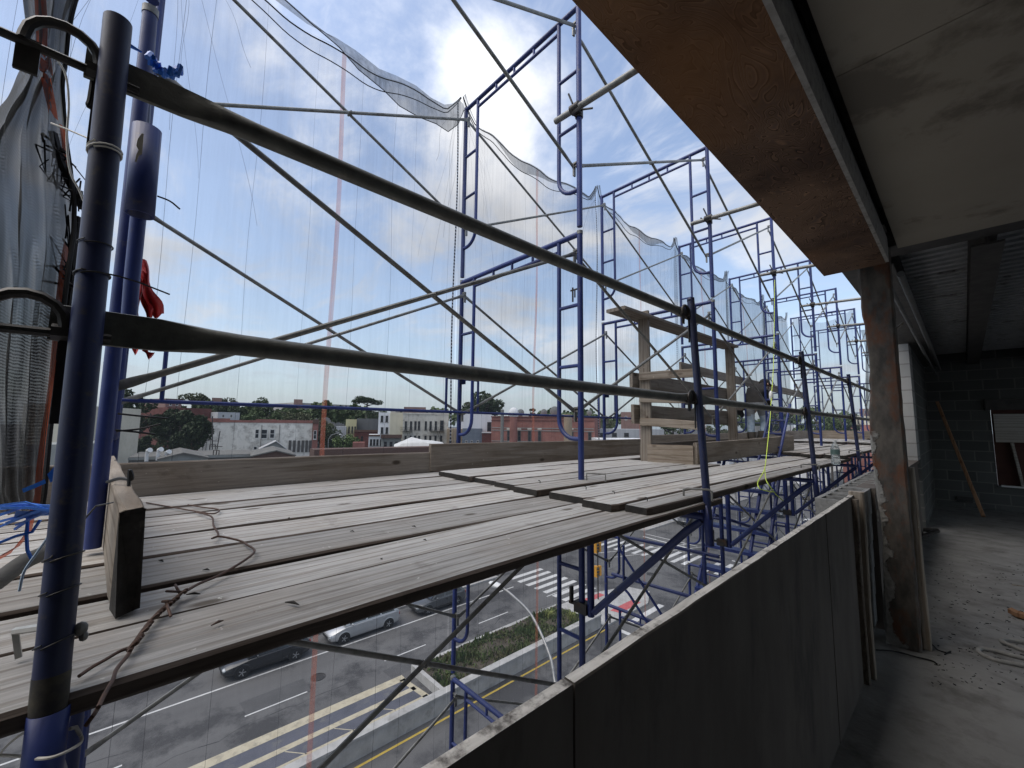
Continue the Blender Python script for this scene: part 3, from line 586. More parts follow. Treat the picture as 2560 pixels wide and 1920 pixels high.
BRK = blocks('red_brick', (.34, .13, .105), (.28, .105, .088), (.30, .2, .17), .22, .075, .009); BRKD = blocks('dark_red_brick', (.17, .06, .05), (.14, .05, .044), (.15, .09, .08), .22, .075, .009)
TANB = blocks('tan_brick', (.38, .29, .19), (.33, .25, .17), (.35, .3, .24), .22, .075, .009)
BLS = flatnoise('blue_grey_siding', (.14, .17, .21), (.17, .20, .24), (.12, .145, .18), .6, .5, (.1, .1, 3)); WHB = flatnoise('white_siding', (.66, .67, .68), (.74, .75, .76), (.55, .56, .57))
GRN = flatnoise('greenish_grey_wall', (.24, .25, .235), (.30, .31, .29), (.2, .21, .2)); ROOFM = flatnoise('grey_roof_felt', (.11, .105, .095), (.16, .155, .14), (.11, .105, .095), 1.2, .9, (1, 1, 1)); TARP = mat('white_tarp', (.58, .58, .56), (.68, .68, .66), 2.5, rough=.6, bump=.4)
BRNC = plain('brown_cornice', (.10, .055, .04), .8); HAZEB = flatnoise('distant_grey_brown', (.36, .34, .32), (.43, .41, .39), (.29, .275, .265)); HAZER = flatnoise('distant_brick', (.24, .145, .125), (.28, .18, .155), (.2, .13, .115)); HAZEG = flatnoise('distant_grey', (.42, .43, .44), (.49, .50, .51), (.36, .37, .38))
def bld(name, label, u0, u1, vt, D, depth, wall, D1=None, wins=(), cornice=None, cat='building', parapet=.0, frame=None, roof=None, vt1=None, base=ZG):
    """block whose front runs between two measured sight lines at distances D and D1; windows given as measured rectangles"""
    D1 = D1 or D; a = at(u0, vt, D=D); b = at(u1, vt if vt1 is None else vt1, D=D1); zt = a.z
    a2, b2 = Vector((a.x, a.y, 0)), Vector((b.x, b.y, 0)); t = (b2-a2).normalized(); Wd = (b2-a2).length; n = t.cross(Vector((0, 0, 1)))      # towards the viewer?
    if n.dot(-a2) < 0: n = -n
    e = empty(name, (a2.x, a2.y, base), label, cat); Mx = Matrix(((t.x, -n.x, 0, 0), (t.y, -n.y, 0, 0), (0, 0, 1, 0), (0, 0, 0, 1))); e.rotation_euler = (0, 0, math.atan2(t.y, t.x))
    flip = 1 if (-n).dot(Vector((-t.y, t.x, 0))) > 0 else -1
    def loc(s_, d_, z_): return (s_, d_*flip, z_-base)
    g = MB(); P0, P1 = loc(0, 0, base), loc(Wd, depth, zt); g.box((min(P0[0], P1[0]), min(P0[1], P1[1]), 0), (max(P0[0], P1[0]), max(P0[1], P1[1]), P1[2])); g.build('wall', wall, e)
    if roof is not None:
        g = MB(); P0, P1 = loc(-.15, -.12, zt+.003), loc(Wd+.15, depth+.1, zt+.22); g.box((P0[0], min(P0[1], P1[1]), P0[2]), (P1[0], max(P0[1], P1[1]), P1[2])); g.build('roof', roof, e)
    if cornice:
        g = MB()
        for dz, pr, hh in cornice: P0, P1 = loc(-.05, -pr, zt+dz), loc(Wd+.05, -.003, zt+dz+hh); g.box((P0[0], min(P0[1], P1[1]), P0[2]), (P1[0], max(P0[1], P1[1]), P1[2]))
        g.build('cornice', BRNC if not frame else frame, e)
    def onp(u, v):
        d = (_F + _R*(u-1280)/FPX - _U*(v-960)/FPX); d = Vector(d.tolist()); k = a2.dot(n)/Vector((d.x, d.y, 0)).dot(n); p = d*k
        return (Vector((p.x, p.y, 0))-a2).dot(t), p.z
    for w_ in wins:
        (s0, za), (s1, zb) = onp(w_[0], w_[1]), onp(w_[2], w_[3]); za, zb = max(za, zb), min(za, zb); s0, s1 = min(s0, s1), max(s0, s1)
        g = MB(); fr = min(.12, (s1-s0)*.14)
        for (x0, z0, x1, z1_) in ((s0, zb, s1, zb+fr), (s0, za-fr, s1, za), (s0, zb+fr, s0+fr, za-fr), (s1-fr, zb+fr, s1, za-fr), (s0+fr, (za+zb)/2-fr*.4, s1-fr, (za+zb)/2+fr*.4)):
            P0, P1 = loc(x0, -.07, z0), loc(x1, .05, z1_); g.box((P0[0], min(P0[1], P1[1]), P0[2]), (P1[0], max(P0[1], P1[1]), P1[2]), 0)
        P0, P1 = loc(s0+fr*.5, -.025, zb+fr*.5), loc(s1-fr*.5, .05, za-fr*.5); g.box((P0[0], min(P0[1], P1[1]), P0[2]), (P1[0], max(P0[1], P1[1]), P1[2]), 1)
        P0, P1 = loc(s0-.08, -.14, zb-.1), loc(s1+.08, .02, zb-.004); g.box((P0[0], min(P0[1], P1[1]), P0[2]), (P1[0], max(P0[1], P1[1]), P1[2]), 0)
        g.build('window', [w_[4] if len(w_) > 4 else WFR, WIN], e)
    e['_w'] = 0; del e['_w']
    return e, loc, onp, zt, Wd
def row(us, v0, v1, w_, fr=None): return [(u, v0, u+w_, v1) + ((fr,) if fr else ()) for u in us]

# far skyline
bld('apartment_block', 'long grey brown apartment block on the skyline above the trees', 735, 878, 1006, 260, 30, HAZEB, 275, row(range(742, 872, 11), 1014, 1020, 4, WFD)+row(range(742, 872, 11), 1028, 1034, 4, WFD))
bld('apartment_tower', 'square brown block rising at the left end of the skyline apartments', 735, 757, 998, 258, 12, HAZER)
bld('warehouse', 'low pale grey warehouse below the skyline apartment block', 640, 760, 1028, 230, 25, HAZEG, 240, row(range(650, 750, 14), 1034, 1042, 6, WFD))
bld('row_house', 'brick row house with chimneys behind the leftmost trees', 415, 455, 996, 170, 14, HAZER, 172, row((424, 440), 1004, 1014, 5), [(-.4, .2, .4)], roof=None)
bld('row_house', 'reddish house with long sloping roof left of the large dark tree', 420, 530, 1018, 150, 16, BRKD, 155, row((432, 450, 470), 1040, 1052, 7))
bld('row_house', 'narrow brick house standing up between two distant tree crowns', 530, 555, 994, 190, 10, HAZER)
bld('row_house', 'small pale house with white flat roof behind the stained white building', 545, 600, 1030, 150, 10, HAZEG, 152, row((555, 575), 1036, 1044, 6))
bld('apartment_block', 'distant pale flats between the parasol tree and the beige apartment house', 990, 1120, 1022, 210, 20, HAZEB, 215, row(range(1000, 1110, 13), 1028, 1034, 5, WFD))
bld('house', 'pale brown house with stepped roofline behind the big tree on the right', 1010, 1065, 1017, 205, 9, HAZER)
# mid distance
e, loc, onp, zt, Wd = bld('party_wall_building', 'large stained white building with blank side wall and few windows', 502, 782, 1052, 105, 14, WHW, 104, [(638, 1073, 647, 1096), (653, 1073, 668, 1097), (675, 1073, 686, 1096), (634, 1116, 642, 1132)], vt1=1050)
g = MB()
for u0, u1, dz in ((502, 575, .25), (575, 640, -.05), (640, 690, .2), (690, 782, .1)):
    (s0, _), (s1, _) = onp(u0, 1050), onp(u1, 1050); P0, P1 = loc(s0, -.1, zt-.25), loc(s1, .4, zt+.3+dz); g.box((P0[0], min(P0[1], P1[1]), P0[2]), (P1[0], max(P0[1], P1[1]), P1[2]))
g.build('parapet', BRK, e)
g = MB()
for u in (722, 733, 744, 754, 764, 773):
    (s0, za), (s1, zb) = onp(u, 1101), onp(u+5, 1130); P0, P1 = loc(s0, -.15, zb), loc(s1, .1, za); g.box((P0[0], min(P0[1], P1[1]), P0[2]), (P1[0], max(P0[1], P1[1]), P1[2]))
g.build('shutter_bars', WFD, e)
g = MB()
for u in (512, 520, 530, 655, 700):
    (s0, za), _ = onp(u, 1062), 0; g.tube([loc(s0, -.12, za), loc(s0, -.12, za-8)], .06, 6)
g.build('downpipe', GALV, e)
bld('row_house', 'narrow red brick front with white window at the end of the white building', 783, 797, 1052, 103.5, 6, BRK, None, [(784, 1076, 791, 1098)], [(-.6, .35, .9)])
bld('house', 'pale yellow house half hidden by bushes', 865, 892, 1048, 120, 10, YEL, None, row((871, 879, 886), 1066, 1082, 3, WFD))
bld('house', 'dark grey shingled house beside the pale yellow house', 892, 952, 1046, 122, 10, DKG)
bld('row_house', 'low dark red brick house with brown cornice below the grey shingled house', 886, 948, 1076, 112, 8, BRKD, None, row((890, 902, 930), 1090, 1104, 6, BRNC), [(-.35, .4, .5)])
bld('house', 'greyish house with vertical siding beside the bushes', 840, 866, 1066, 115, 8, HAZEG)
bld('row_house', 'small white house with two narrow windows under the beige apartment house', 922, 950, 1087, 96, 8, WHB, None, row((925, 933, 941), 1098, 1114, 5, WFD), [(-.3, .25, .35)])
bld('apartment_house', 'narrow white fronted house end with four dark windows', 947, 976, 1031, 100, 14, WHB, None, row((952, 964), 1039, 1055, 6, WFD)+row((952, 964), 1068, 1084, 6, WFD)+row((950, 962), 1098, 1114, 5, WFD))
bld('apartment_house', 'plain cream rendered block without windows beside the concrete apartments', 976, 1008, 1031, 99.5, 14, CRM)
e, loc, onp, zt, Wd = bld('apartment_house', 'beige concrete apartment house with two iron fire escapes', 1008, 1122, 1033, 99, 15, CONCB, None,
    row((1012, 1025, 1036, 1045, 1062, 1074, 1087, 1101), 1053, 1075, 5, WFD)[:7]+[(1100, 1051, 1109, 1076, WFD)]+row((1011, 1024, 1035, 1045, 1061, 1073, 1086, 1100), 1089, 1108, 5, WFD), [(-.2, .12, .35)], frame=CONCB)
for u0, u1 in ((1001, 1032), (1074, 1110)):
    (s0, zb), (s1, zt_) = onp(u0, 1078), onp(u1, 1068); g = MB()
    a_, b_ = loc(s0, -.03, zb), loc(s1, -.95, zb+.06); g.box((a_[0], min(a_[1], b_[1]), a_[2]), (b_[0], max(a_[1], b_[1]), b_[2]))
    for k in range(11):
        s_ = s0+(s1-s0)*k/10; g.tube([loc(s_, -.93, zb), loc(s_, -.93, zt_)], .025, 4)
    for z_ in (zt_, (zt_+zb)/2): g.tube([loc(s0, -.05, z_), loc(s0, -.93, z_), loc(s1, -.93, z_), loc(s1, -.05, z_)], .03, 4)
    (s2, z2), (s3, z3) = onp((u0+u1)/2, 1078), onp((u0+u1)/2+12, 1110); g.tube([loc(s2, -.7, z2), loc(s3, -.7, z3)], .04, 4); g.tube([loc(s2+.5, -.7, z2), loc(s3+.5, -.7, z3)], .04, 4)
    g.build('fire_escape', BLK, e)
bld('shop_building', 'low grey shop building with brown cornice in front of the beige apartments', 953, 1004, 1090, 88, 8, GRN, None, row((960, 974, 988), 1104, 1118, 7, WFD), [(-.4, .6, .55), (.15, .3, .15)])
bld('row_house', 'low tan brick house beside the beige apartments', 1117, 1158, 1072, 92, 8, TANB, None, row((1123, 1140), 1100, 1112, 5, WFD))
bld('house', 'white sided building behind the blue grey house', 1150, 1230, 1034, 94, 12, WHB, None, [(1218, 1055, 1228, 1080, WFD)])
bld('house', 'blue grey sided low house with three small windows', 1156, 1206, 1071, 88, 8, BLS, None, row((1163, 1177, 1192), 1101, 1112, 5))
bld('row_house', 'small dark red brick house squeezed beside the large red brick building', 1205, 1229, 1080, 87, 8, BRKD, cornice=[(-.2, .2, .25)], frame=WHB)
e, loc, onp, zt, Wd = bld('brick_building', 'large red brick building with roof dishes and water tank', 1229, 1486, 1040, 84, 18, BRK, 80,
    row((1268, 1294, 1320, 1345), 1076, 1104, 8, WFD)+row((1425, 1470), 1080, 1104, 9, WFD), [(-.9, .12, .12), (-.25, .18, .2)], frame=BRKD, vt1=1038)
g = MB()
for v in (1070, 1076, 1103):
    (s0, z0), _ = onp(1232, v), 0; P0, P1 = loc(.1, -.1, z0), loc(Wd-.1, -.002, z0+.14); g.box((P0[0], min(P0[1], P1[1]), P0[2]), (P1[0], max(P0[1], P1[1]), P1[2]))
g.build('stone_band', GRN, e)
g = MB()
for u in (1267, 1293, 1319, 1344, 1424):
    (s0, z0), (s1, _) = onp(u, 1074), onp(u+10, 1074); P0, P1 = loc(s0, -.12, z0), loc(s1, 0, z0+.3); g.box((P0[0], min(P0[1], P1[1]), P0[2]), (P1[0], max(P0[1], P1[1]), P1[2]))
g.build('window_lintel', CONCB, e)
def pole_thing(name, label, u, v0, v1, D, r, m, cat, cap=None):
    a, b = at(u, v0, D=D), at(u, v1, D=D); e_ = empty(name, (a.x, a.y, b.z), label, cat); g_ = MB(); g_.tube([(0, 0, 0), (0, 0, a.z-b.z)], r, 10); g_.build('shaft', m, e_)
    if cap: g_ = MB(); g_.ell((0, 0, a.z-b.z+cap[1]*.5), (cap[0], cap[0], cap[1]), 12); g_.build('cap', cap[2], e_)
    return e_
pole_thing('roof_tank', 'round pale water tank on a red brick shaft on the roof', 1284, 1040, 1110, 79.5, .75, BRK, 'water tank', (1.0, 1.1, WHB))
pole_thing('vent_pipe', 'tall silver vent pipe in front of the red brick building', 1256, 1024, 1110, 78, .32, GALV, 'pipe')
pole_thing('chimney', 'tan round chimney standing before the right half of the brick building', 1420, 1036, 1112, 76, .75, TANB, 'chimney')
def dish(label, u, v, D, r, tilt=.5):
    p = at(u, v, D=D); e_ = empty('satellite_dish', (p.x, p.y, p.z-r*1.5), label, 'satellite dish'); g_ = MB()
    g_.grid([[Vector((rr*r*math.cos(k*math.pi/8), -.25*r*(1-rr*rr)+.1-tilt*rr*r*math.sin(k*math.pi/8)*.3, r*1.5+rr*r*math.sin(k*math.pi/8))) for k in range(17)] for rr in (.02, .35, .7, 1)]); g_.build('reflector', GRN, e_)
    g_ = MB(); g_.tube([(0, .1, 0), (0, .1, r*1.4)], .05, 6); g_.tube([(0, -.1, r*1.5), (0, -.7*r, r*1.7)], .03, 5); g_.build('mount', GALV, e_)
    e_.rotation_euler = (0, 0, math.atan2(p.y, p.x)-math.pi/2+.3)
dish('large grey satellite dish on the middle of the brick roof', 1387, 1028, 84, 1.0); dish('small satellite dish left of the large one on the brick roof', 1360, 1031, 84, .7); dish('dark round satellite dish beside the roof water tank', 1302, 1032, 83, .75)
dish('small pale satellite dish at the right end of the brick roof', 1474, 1032, 82, .55)
bld('house', 'brick house with orange tiled roof seen past the wooden guard', 1552, 1612, 1030, 150, 12, HAZER, None, row((1562, 1580), 1040, 1050, 6))
bld('low_building', 'long low grey building right of the red brick building', 1486, 1660, 1072, 95, 14, HAZEG, 100, row((1500, 1530, 1560), 1082, 1092, 12, WFD))
bld('low_building', 'pale flat roofed shed below the long low grey building', 1500, 1740, 1098, 70, 10, WHB, 74)
bld('garage', 'pale garage with white roof at the far end of the avenue', 1820, 1950, 1098, 110, 12, WHB, 120)
bld('apartment_block', 'beige block at the far right end of the avenue', 2138, 2175, 1040, 190, 15, BEI, None, row((2143, 2155), 1050, 1060, 5, WFD))
bld('row_house', 'red brick house low at the right end beyond the netting', 2100, 2180, 1062, 120, 12, BRK, 118, row((2110, 2128, 2146), 1072, 1088, 7))
bld('house', 'white house between trees at the far end of the scaffold', 1960, 2060, 1066, 140, 12, WHB, None, row((1970, 1990, 2010, 2030), 1076, 1086, 7, WFD))
bld('tower_block', 'brown brick tower far off above the trees at the right', 2148, 2172, 1022, 420, 20, HAZER)
bld('low_building', 'plain beige building seen between net curtain and left post', 60, 190, 1010, 62, 12, BEI, 60)
bld('low_building', 'brown walled building below the beige one at the far left', 60, 215, 1112, 48, 8, GRN, 47)
# near roofs below the toe boards
def gable(label, u0, u1, um, vr, ve, D, depth, m, mw):
    a, b, p = at(u0, ve, D=D), at(u1, ve, D=D), at(um, vr, D=D); t = Vector((b.x-a.x, b.y-a.y, 0)).normalized(); bk = Vector((a.x, a.y, 0)).normalized()*depth
    e_ = empty('gabled_house', (a.x, a.y, ZG), label, 'house'); O_ = Vector((a.x, a.y, ZG)); g_ = MB()
    A, B, Pk = a-O_, b-O_, p-O_; B.z = A.z
    A0, B0 = Vector((A.x, A.y, 0)), Vector((B.x, B.y, 0))
    V = [A0, B0, B, Pk, A]; V2 = [x+bk for x in V]; g_.add(V+V2, [(0, 1, 2, 3, 4), (9, 8, 7, 6, 5), (0, 5, 6, 1), (1, 6, 7, 2), (4, 9, 5, 0)]); g_.build('wall', mw, e_)
    g_ = MB(); up = Vector((0, 0, .12)); ov = -bk.normalized()*.3
    for q0, q1 in ((A, Pk), (Pk, B)): 
        ex = (q1-q0)*.04; v_ = [q0-ex*(q0 is A)+ov, q1+ex*(q1 is B)+ov, q1+ex*(q1 is B)+bk, q0-ex*(q0 is A)+bk]; v_ = [x+Vector((0, 0, .01)) for x in v_]; g_.add(v_+[x+up for x in v_], [(0, 1, 2, 3), (7, 6, 5, 4), (0, 4, 5, 1), (1, 5, 6, 2), (2, 6, 7, 3), (3, 7, 4, 0)])
    g_.build('roof', m, e_)
gable('grey gabled house roof just beyond the near toe board, left', 395, 520, 458, 1134, 1150, 52, 10, ROOFM, GRN)
gable('brown gabled roof in front of the stained white building', 628, 738, 690, 1128, 1142, 50, 9, ROOFM, BRNC)
gable('small gabled lean-to with pale sheet roof against the white building', 648, 716, 690, 1104, 1124, 96, 6, HAZEG, GRN)
bld('low_building', 'flat grey roofed building under the antennas at the left', 322, 640, 1143, 55, 9, ROOFM, 55, cornice=[(-.3, .1, .25)], frame=GRN)
bld('long_wall', 'long dark brown parapet wall of a low roof beyond the toe board', 786, 1120, 1124, 58, 3, BRNC, 64, cat='wall', vt1=1120)
g = MB(); P = [at(u, v, D=66) for u, v in ((985, 1122), (1005, 1111), (1030, 1105), (1060, 1108), (1085, 1110), (1110, 1118), (1125, 1124))]; bk = Vector((P[0].x, P[0].y, 0)).normalized()
rws = [[p+bk*d+Vector((0, 0, (.5-abs(d-3)*.18)+.18*math.sin(i*2.3+d))) for i, p in enumerate(P)] for d in (0, 1.5, 3, 4.5, 6)]; rws = [[Vector((p.x, p.y, ZG)) for p in P]]+rws; g.grid(rws)
tag(g.build('tarp_covered_mound', TARP), 'mound covered with crumpled white tarp in front of the shop buildings', 'tarp')
g = MB(); a = at(622+258, 1112, D=62)
e, *_ = bld('brick_chimney', 'squat red brick chimney block behind the long brown wall', 882, 912, 1106, 63, 2, BRK, cat='chimney')
for i, (u, v0, v1, D, lb) in enumerate(((531, 1040, 1124, 54, 'tall thin mast with crossbar on the flat roof left of the white building'), (550, 1078, 1138, 53, 'short leaning antenna rod on the flat roof'))):
    a, b = at(u, v0, D=D), at(u-(10 if i else 0), v1, D=D); e_ = empty('antenna', tuple(b), lb, 'antenna'); g = MB(); g.tube([(0, 0, 0), tuple(a-b)], .05, 6); g.build('mast', STEEL, e_); g = MB(); g.tube([(-.6, -.4, .9), (.6, .4, .9)], .04, 5); g.tube([(-.3, -.2, 0), (-.3, -.2, .5), (.3, .2, .5), (.3, .2, 0)], .05, 5); g.build('crossbar', STEEL, e_)
for i, (u, v, lb) in enumerate(((368, 1130, 'white roof turbine vent with bent hood, left one of three'), (396, 1128, 'taller white roof hood in the middle of three vents'), (416, 1134, 'low white roof vent on the right of three'))):
    p = at(u, v, D=54); e_ = empty('roof_vent', (p.x, p.y, p.z-.9), lb, 'roof vent'); g = MB(); g.tube([(0, 0, 0), (0, 0, .7), (.05, .05, 1.0), (.3, .2, 1.1)], [.16, .16, .2, .24], 8); g.build('hood', WHITE, e_)
e_ = empty('street_lamp', tuple(at(820, 1130, D=98)), 'small distant lamp with curved arm right of the white building', 'street lamp'); g = MB(); O = at(820, 1130, D=98)
g.tube([p-O for p in (at(820, 1130, D=98), at(821, 1098, D=98), at(828, 1088, D=98), at(840, 1084, D=98), at(848, 1085, D=98))], .07, 6); g.build('arm', LAMPM, e_); g = MB(); g.ell(at(851, 1086, D=98)-O, (.35, .35, .1), 8); g.build('lamp_head', WHITE, e_)

# ---------------------------------------------------------------- trees
LEAF = [mat('leaf_dark', (.022, .04, .014), (.05, .075, .028), .9, rough=.75), mat('leaf_mid', (.035, .06, .018), (.075, .11, .035), .9, rough=.75), mat('leaf_olive', (.05, .06, .025), (.09, .10, .045), .9, rough=.75), mat('leaf_bright', (.06, .10, .025), (.11, .16, .045), .9, rough=.75)]
BARK = mat('bark', (.06, .05, .04), (.10, .085, .07), 3, rough=.9, bump=.4)
def tree(label, u, vt, vb, wpx, D, leaf, form='round', n=2400, seed=1, name='tree', zb=ZG):
    q = random.Random(seed); top = at(u, vt, D=D); bot = at(u, vb, D=D); H_ = top.z-zb; ch = top.z-bot.z; rad = wpx/2/FPX*D*1.15
    rad = (at(u+wpx/2, vt, D=D)-at(u-wpx/2, vt, D=D)).length/2
    e_ = empty(name, (top.x, top.y, zb), label, 'tree'); cz_ = H_-ch/2
    g_ = MB(); lean = q.uniform(-.3, .3)
    tr = max(.12, rad*.07)
    P = [Vector((0, 0, 0)), Vector((lean*.3, 0, (H_-ch)*.5)), Vector((lean, 0, H_-ch*.8)), Vector((lean, lean, H_-ch*.35))]; g_.tube(P, [tr*1.4, tr, tr*.8, tr*.4], 8)
    for k in range(7):
        a = q.random()*6.3; s_ = P[2]+(P[3]-P[2])*q.random(); en = Vector((math.cos(a)*rad*.65, math.sin(a)*rad*.65, H_-ch*q.uniform(.3, .6))); g_.tube([s_, (s_+en)/2+Vector((0, 0, -.2)), en], [tr*.5, tr*.35, tr*.15], 5)
    g_.build('trunk', BARK, e_)
    clumps = []
    for k in range(16 if form != 'parasol' else 14):
        a = q.random()*6.3; rr = math.sqrt(q.random())*rad*.78
        if form == 'parasol': zc_ = H_-ch*q.uniform(.18, .5)
        else: zc_ = cz_+ch*.38*q.uniform(-1, 1)*math.sqrt(max(0, 1-(rr/rad)**2))
        clumps.append((Vector((rr*math.cos(a), rr*math.sin(a), zc_)), rad*q.uniform(.22, .42)))
    g_ = MB(); ls = max(.22, rad*.075)
    for k in range(n):
        c_, r_ = q.choice(clumps); d = Vector((q.gauss(0, 1), q.gauss(0, 1), q.gauss(0, 1))).normalized()*r_*q.uniform(.5, 1.05)**.6
        if form == 'parasol': d.z *= .42
        else: d.z *= min(1, ch/rad*.6)
        p = c_+d; x_ = Vector((q.gauss(0, 1), q.gauss(0, 1), q.gauss(0, 1))).normalized(); y_ = x_.orthogonal().normalized()
        s1_, s2_ = ls*q.uniform(.5, 1.2), ls*q.uniform(.4, .8); g_.add([p-x_*s1_, p+y_*s2_, p+x_*s1_, p-y_*s2_], [(0, 1, 2, 3)])
    g_.build('crown', leaf, e_, fix=False)
    return e_
tr_list = [
 ('dark tree filling the gap between the gabled roofs and the brick houses', 432, 1036, 1120, 95, 98, 0, 'round', 2600), ('broad dark tree behind the left end of the white building', 585, 1008, 1056, 95, 165, 0, 'round', 2400),
 ('deep green tree touching the left edge of the post', 306, 975, 1090, 64, 84, 0, 'round', 2000), ('mid green tree above the middle of the white building', 715, 1014, 1056, 74, 150, 1, 'round', 2000),
 ('dark tree just right of the narrow red brick front', 812, 1052, 1120, 44, 112, 0, 'round', 1600), ('low dark tree line piece behind the grey shingled house', 960, 1024, 1050, 60, 180, 1, 'round', 1400),
 ('dark tall tree at the left behind the post and rail', 325, 945, 1110, 100, 90, 0, 'round', 3400), ('small dark tree right of the tall one with pale wall behind', 386, 992, 1110, 84, 86, 0, 'round', 2600),
 ('large dark spreading tree left of the stained white building', 455, 1016, 1135, 165, 92, 0, 'round', 4800), ('dark tree close behind the first scaffold leg above the gabled roof', 338, 1012, 1120, 78, 82, 0, 'round', 2200),
 ('low bush with feathery leaves under the large dark tree', 350, 1090, 1140, 80, 78, 0, 'round', 1700),
 ('rounded olive tree crown on the skyline, left', 488, 982, 1020, 80, 200, 2, 'round', 1800), ('flatter olive tree crown on the skyline right of the rounded one', 570, 992, 1030, 60, 205, 2, 'round', 1500),
 ('green tree crown in front of the low grey warehouse', 650, 996, 1045, 80, 190, 1, 'round', 1800), ('wide green tree behind the parapet of the white building', 655, 1025, 1065, 110, 130, 1, 'round', 2400),
 ('light green tree behind the right end of the white building', 745, 1030, 1075, 80, 128, 2, 'round', 2000), ('dark tree between the white building and the yellow house', 822, 1058, 1135, 66, 108, 0, 'round', 2200),
 ('bright green bush in front of the yellow house', 868, 1088, 1128, 72, 84, 3, 'round', 2000), ('olive tree beside the orange net stripe on the skyline', 810, 1045, 1085, 60, 120, 2, 'round', 1400),
 ('flat topped parasol tree standing alone on the skyline', 918, 990, 1025, 74, 170, 0, 'parasol', 1800), ('dark tree behind the roof of the beige apartment house', 935, 1020, 1060, 50, 150, 0, 'round', 1200),
 ('big dome shaped tree behind the white sided building', 1203, 984, 1050, 118, 135, 0, 'round', 3400), ('wispy small tree on the roof line of the brick building', 1330, 1018, 1045, 18, 90, 2, 'round', 260),
 ('green tree right of the red brick building', 1510, 1035, 1105, 50, 110, 2, 'round', 1500), ('dark green tree line end behind the wooden guard boards', 1680, 1040, 1100, 90, 170, 1, 'round', 1800),
 ('dark green tree beyond the bent worker', 1930, 1040, 1105, 80, 150, 0, 'round', 2000), ('bright green tree at the far end of the scaffold', 2010, 1044, 1112, 70, 95, 1, 'round', 2200),
 ('wide green tree between the last scaffold frames', 2070, 1036, 1112, 90, 98, 1, 'round', 2600), ('dark tree next to the red brick house at the right end', 2128, 1052, 1110, 50, 110, 0, 'round', 1300),
 ('green street tree by the garage at the end of the avenue', 1790, 1062, 1112, 70, 120, 2, 'round', 1500)]
for i, (lb, u, vt, vb, w_, D, lf, fm, n_) in enumerate(tr_list): tree(lb, u, vt, vb, w_, D, LEAF[lf], fm, n_, i+50)
g = MB(); q = random.Random(99)
for k in range(20000):
    u = q.uniform(250, 2200) if k < 9000 else q.uniform(270, 960); D = q.uniform(230, 300) if k < 9000 else q.uniform(185, 230); base = (1034 if k < 9000 else 1022)+10*math.sin(u*.021)+7*math.sin(u*.067+1)+4*math.sin(u*.19); p = at(u, base+q.uniform(0, 32 if k > 9000 else 26), D=D)
    x_ = Vector((q.gauss(0, 1), q.gauss(0, 1), q.gauss(0, 1))).normalized(); y_ = x_.orthogonal().normalized(); s_ = q.uniform(.6, 1.5); g.add([p-x_*s_, p+y_*s_*.7, p+x_*s_, p-y_*s_*.7], [(0, 1, 2, 3)])
tag(g.build('distant_woods', LEAF[1], fix=False), 'far line of mixed green tree tops along the horizon', 'woods', kind='stuff')

# ================================================================ SCAFFOLD
XI, XO, BAY, TH = -1.86, -3.36, 2.438, 1.887
def YK(k): return -.0551+BAY*k
ZB = lambda t: -.392+TH*t
NK, TIERS = 8, (1, 0, -1, -2, -3, -4, -5, -6, -7)
WFRM = XO-XI; HZ = 1.832
tname = {1: 'upper tier', 0: 'deck level tier', -1: 'first tier below the deck', -2: 'second tier below the deck', -3: 'third tier below the deck', -4: 'fourth tier below the deck', -5: 'fifth tier below the deck', -6: 'sixth tier below the deck', -7: 'street level tier'}
def make_frame():
    e = empty('scaffold_unit', (0, 0, 0), 'x', 'scaffold frame', 'blue welded scaffold frames')
    for x in (0, WFRM):
        g = MB(); g.tube([(x, 0, 0), (x, 0, HZ+.02)], .0215, 12); lg = g.build('leg', BLUE, e)
        g = MB(); g.tube([(x, 0, -.06), (x, 0, -.034)], .0235, 12); g.build('coupling_collar', GALV, lg)
        for z in (.50, 1.69):
            s_ = -.03 if x == 0 else .03
            g = MB(); g.tube([(x, 0, z), (x+s_*2.2, 0, z)], .008, 6); g.box((x+s_*1.7-.006, -.012, z-.075), (x+s_*1.7+.006, .012, z+.028)); g.box((x+min(0, s_)*2-.0, -.01, z+.02), (x+max(0, s_)*2, .01, z+.032)); g.build('brace_lock', GALV, lg)
    g = MB(); g.tube([(0, 0, HZ), (WFRM, 0, HZ)], .021, 10); hd = g.build('header', BLUE, e)
    g = MB(); g.tube([(-.22, 0, HZ-.085), (WFRM+.22, 0, HZ-.085)], .0145, 8)
    for f in (.33, .5, .67): g.tube([(WFRM*f, 0, HZ-.09), (WFRM*f, 0, HZ)], .012, 6)
    g.build('truss_bar', BLUE, e)
    for x, s_ in ((0, -1), (WFRM, 1)):
        ix = x+s_*.205; g = MB(); g.tube([(ix, 0, HZ)]+[(ix, 0, .45)]+arc((ix-s_*.15, 0, .45), .15, 0, math.pi/2, (s_, 0, 0), (0, 0, -1), 6)[1:]+[(x, 0, .30)], .0165, 10)
        ld = g.build('ladder_rail', BLUE, e)
        for z in (1.29, .835): g = MB(); g.tube([(x, 0, z), (ix, 0, z)], .014, 8); g.build('rung', BLUE, ld)
    return e
proto = make_frame(); first = True
for k in range(NK):
    for t in TIERS:
        lb = f'blue scaffold frame, {ORD[k]} from the near end, {tname[t]}'
        loc_ = (XI, YK(k), ZB(t))
        if first: proto.location = loc_; proto['label'] = lb; first = False
        else: dup(proto, loc_, lb)

